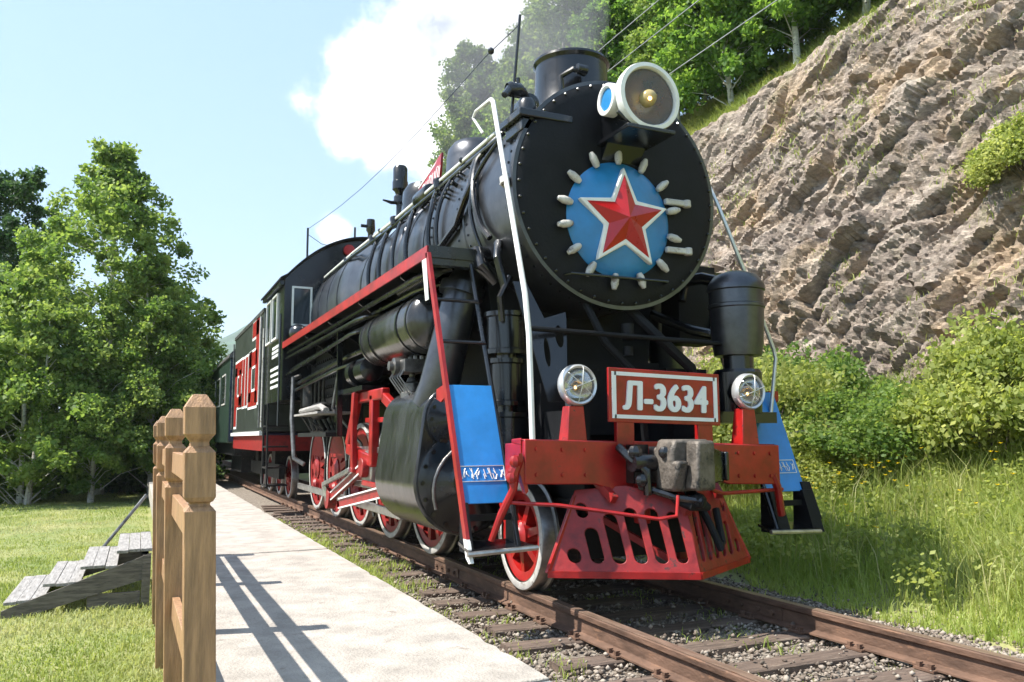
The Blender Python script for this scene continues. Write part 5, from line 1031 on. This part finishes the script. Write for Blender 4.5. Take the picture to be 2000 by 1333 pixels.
# logo: stylised three-letter mark, strokes running together (seen from the left, right = -y)
def logo(grow, x0, x1, mat, nm):
    m_ = MB(); g = grow
    def st_(pts, w_):
        for (a, b) in zip(pts[:-1], pts[1:]):
            p, q = Vector((x0, 16.45-a[0], a[1])), Vector((x0, 16.45-b[0], b[1])); d = (q-p).normalized(); n_ = Vector((0, -d.z, d.y))*(w_/2+g); e_ = d*(g+(.0)); 
            m_.hexa([p-n_-e_, q-n_+e_, q+n_+e_, p+n_-e_], [p-n_-e_+Vector((x1-x0, 0, 0)), q-n_+e_+Vector((x1-x0, 0, 0)), q+n_+e_+Vector((x1-x0, 0, 0)), p+n_-e_+Vector((x1-x0, 0, 0))])
    st_([(.35, 1.58), (.35, 3.1)], .5); st_([(.1, 3.05), (1.75, 3.05)], .34); st_([(1.3, 3.0), (1.3, 2.1)], .5); st_([(.6, 2.2), (1.55, 2.2)], .26)
    st_([(2.05, 3.2), (2.05, 2.05)], .42); st_([(2.65, 3.2), (2.65, 2.05)], .36)
    st_([(3.3, 3.2), (3.3, 2.1)], .5); st_([(3.1, 3.05), (4.5, 3.05)], .32); st_([(3.1, 2.15), (4.55, 2.15)], .32); st_([(4.5, 2.05), (4.5, 3.85)], .52); st_([(3.6, 3.7), (4.7, 3.7)], .34)
    m_.build(nm, mat, T, smooth=False)
logo(.06, -1.584, -1.588, 'text_white', 'logo_outline'); logo(0, -1.589, -1.594, 'red', 'logo')
# ================================================================== coaches
def coach(y0, y1, label, m_side, nwin):
    c = empty('passenger_coach', (0, (y0+y1)/2, 0), label, 'coach', 'coaches behind the tender'); hw = 1.62
    MB().box(-hw, hw, y0, y1, 1.15, 3.55).build('body', m_side, c, bevel=.03)
    MB().box(-hw+.02, hw-.02, y0-.02, y0, 1.2, 3.5).build('end_wall', 'coach_blue', c)
    rf = MB(); pr = [(-hw-.05, 3.52)]+[(hw*math.sin(a)*1.03, 3.5+.62*math.cos(a)) for a in np.linspace(-1.5, 1.5, 17)]+[(hw+.05, 3.52)]
    rf.prism(pr, (0, y0-.1, 0), (1, 0, 0), (0, 0, 1), (0, y1-y0+.2, 0)).build('roof', 'steel_dark', c)
    wd = (y1-y0-1.5)/nwin
    for k in range(nwin):
        a = y0+1.0+k*wd
        for s in (-1, 1):
            o = MB().box(min(s*hw, s*(hw+.02)), max(s*hw, s*(hw+.02)), a, a+wd*.62, 2.25, 3.15).build('window', 'white_worn', c); MB().box(min(s*(hw+.02), s*(hw+.025)), max(s*(hw+.02), s*(hw+.025)), a+.05, a+wd*.62-.05, 2.3, 3.1).build('pane', 'window_glass', o)
    MB().box(-1.4, 1.4, y0+.3, y1-.3, .8, 1.15).box(-1.1, 1.1, y0+1.2, y0+4.0, .3, .8).box(-1.1, 1.1, y1-4.0, y1-1.2, .3, .8).build('underframe', 'black_dirty', c)
coach(17.6, 37.0, 'dark green coach with blue end coupled behind the tender', 'coach_green', 10)
coach(37.8, 57.0, 'farther coach at the end of the train', 'coach_blue', 10)
# ================================================================== fence
FX = [(-3.607, -2.6), (-3.63, -.64), (-3.645, 1.22), (-3.645, 3.08)]
FN = empty('wooden_fence', (-3.64, 0, .05), 'varnished timber fence with carved square posts along the platform', 'fence')
def sq_lathe(mb, x, y, prof, lean=(0, 0)):
    o = len(mb.v)
    for hw, z in prof: mb.v += [(x+dx*hw+lean[0]*z, y+dy*hw+lean[1]*z, z) for dx, dy in ((-1, -1), (1, -1), (1, 1), (-1, 1))]
    for i in range(len(prof)-1):
        for j in range(4): a = o+4*i; mb.f.append((a+j, a+(j+1) % 4, a+4+(j+1) % 4, a+4+j))
    mb.f.append((o+3, o+2, o+1, o)); k = o+4*(len(prof)-1); mb.f.append((k, k+1, k+2, k+3)); return mb
H = .064
pp = [(H, -.62), (H, .955), (H, .97), (H-.012, .985), (H-.022, .995), (H-.022, 1.005), (H-.01, 1.012), (H, 1.03), (H, 1.22), (H-.012, 1.235), (H-.024, 1.248), (H-.026, 1.266), (H-.012, 1.285), (H, 1.30), (H, 1.415), (H-.006, 1.425), (H-.034, 1.47), (H-.04, 1.472)]
for i, (x, y) in enumerate(FX): sq_lathe(MB(), x+.045, y, pp, (-.036, 0)).build('post', 'wood', FN, bevel=.004, ang=20)
for i in range(3):
    (xa, ya), (xb, yb) = FX[i], FX[i+1]
    for z in (1.13, .86): MB().bar((xa+.045-.036*z, ya+H, z), (xb+.045-.036*z, yb-H, z), .045, .13).build('rail', 'wood', FN, bevel=.004)
    MB().bar((xa+.04, ya+H, .22), (xb+.04, yb-H, .22), .045, .13).build('rail', 'wood', FN, bevel=.004)
# ================================================================== wooden steps
S = empty('wooden_steps', (-4.3, 5.0, -.62), 'weathered grey plank steps going down from platform to lawn', 'steps')
for k in range(4):
    z = .02-.16*k; xa = -3.65-.36*k
    for q in range(3):
        w_ = .122; xx = xa-.126*q-.06; dz = random.uniform(-.006, .006); MB().box(xx-w_/2, xx+w_/2, 4.1+random.uniform(-.02, .02), 5.95+random.uniform(-.03, .03), z-.035+dz, z+dz).build('tread', 'grey_wood', S, bevel=.005)
for y in (4.08, 5.9): MB().hexa([(-3.66, y, -.30), (-3.66, y+.045, -.30), (-3.66, y+.045, -.03), (-3.66, y, -.03)], [(-5.12, y, -.70), (-5.12, y+.045, -.70), (-5.12, y+.045, -.56), (-5.12, y, -.56)]).build('stringer', 'grey_wood_shaded', S)  # side boards in the wood darkened to stand for shade
for a in ((-3.75, -3.66, 4.06, 4.14, -.7, -.05), (-3.75, -3.66, 5.9, 5.98, -.7, -.05), (-4.3, -3.76, 4.09, 4.12, -.62, -.45)): MB().box(*a).build('support', 'grey_wood_shaded', S)
MB().tube([(-4.42, 5.9, -.42), (-3.72, 5.98, .52)], .022, 8).build('handrail', 'steel_dark', S)
# ================================================================== overhead wires
for z, x, lab in ((6.56, 3.0, 'lowest overhead wire crossing above the headlamp'), (7.33, 3.0, 'middle overhead wire above the headlamp'), (7.82, 3.0, 'topmost overhead wire beside the chimney')):
    tag(MB().tube([(x, y, z-.0006*(y-3)**2*.3) for y in np.linspace(-14, 46, 25)], .008, 5).build('overhead_wire', 'wire', None), lab, 'wire', 'overhead wires')
# ================================================================== smoke
def smoke():
    m = bpy.data.materials.new('smoke'); m.use_nodes = True; t = m.node_tree; t.nodes.clear(); MATS['smoke'] = m
    ge = N(t, 'ShaderNodeNewGeometry'); n1 = N(t, 'ShaderNodeTexNoise'); n1.inputs['Scale'].default_value = .9; n1.inputs['Detail'].default_value = 5; n1.inputs['Roughness'].default_value = .6
    t.links.new(ge.outputs['Position'], n1.inputs['Vector'])
    mr = N(t, 'ShaderNodeMapRange'); mr.inputs['From Min'].default_value = .36; mr.inputs['From Max'].default_value = .66; mr.inputs['To Max'].default_value = .34; t.links.new(n1.outputs['Fac'], mr.inputs['Value'])
    pv = N(t, 'ShaderNodeVolumePrincipled'); pv.inputs['Color'].default_value = (.5, .5, .53, 1)
    sp_ = N(t, 'ShaderNodeSeparateXYZ'); t.links.new(ge.outputs['Position'], sp_.inputs[0]); fd = N(t, 'ShaderNodeMapRange'); fd.inputs['From Min'].default_value = 1.5; fd.inputs['From Max'].default_value = 10; fd.inputs['To Min'].default_value = 1; fd.inputs['To Max'].default_value = 0; t.links.new(sp_.outputs[1], fd.inputs['Value'])
    mu = N(t, 'ShaderNodeMath', operation='MULTIPLY'); t.links.new(mr.outputs[0], mu.inputs[0]); t.links.new(fd.outputs[0], mu.inputs[1]); t.links.new(mu.outputs[0], pv.inputs['Density'])
    o = N(t, 'ShaderNodeOutputMaterial'); t.links.new(pv.outputs[0], o.inputs['Volume'])
smoke()
mb = MB(); path = [(0, .56, 4.95), (.02, .7, 5.35), (.1, 1.2, 5.9), (.3, 2.2, 6.5), (.6, 4, 7.1), (1.0, 7, 7.7), (1.4, 11, 8.2), (1.7, 15, 8.5)]
mb.tube(path, [.27, .42, .7, 1.0, 1.4, 1.8, 2.0, 1.2], 20)
tag(mb.build('smoke_plume', 'smoke', None), 'thin grey smoke drifting back from the chimney', 'smoke', kind='stuff')

# ================================================================== summer air
hz = MB().box(-2600, 2600, -70, 4100, -8, 260).build('haze', None, None, smooth=False)
m = bpy.data.materials.new('haze'); m.use_nodes = True; t = m.node_tree; t.nodes.clear(); pv = N(t, 'ShaderNodeVolumePrincipled'); pv.inputs['Color'].default_value = (.9, .95, 1, 1); pv.inputs['Density'].default_value = .00025
o = N(t, 'ShaderNodeOutputMaterial'); t.links.new(pv.outputs[0], o.inputs['Volume']); hz.data.materials.append(m); tag(hz, 'pale summer haze in the valley air', 'haze', kind='stuff')
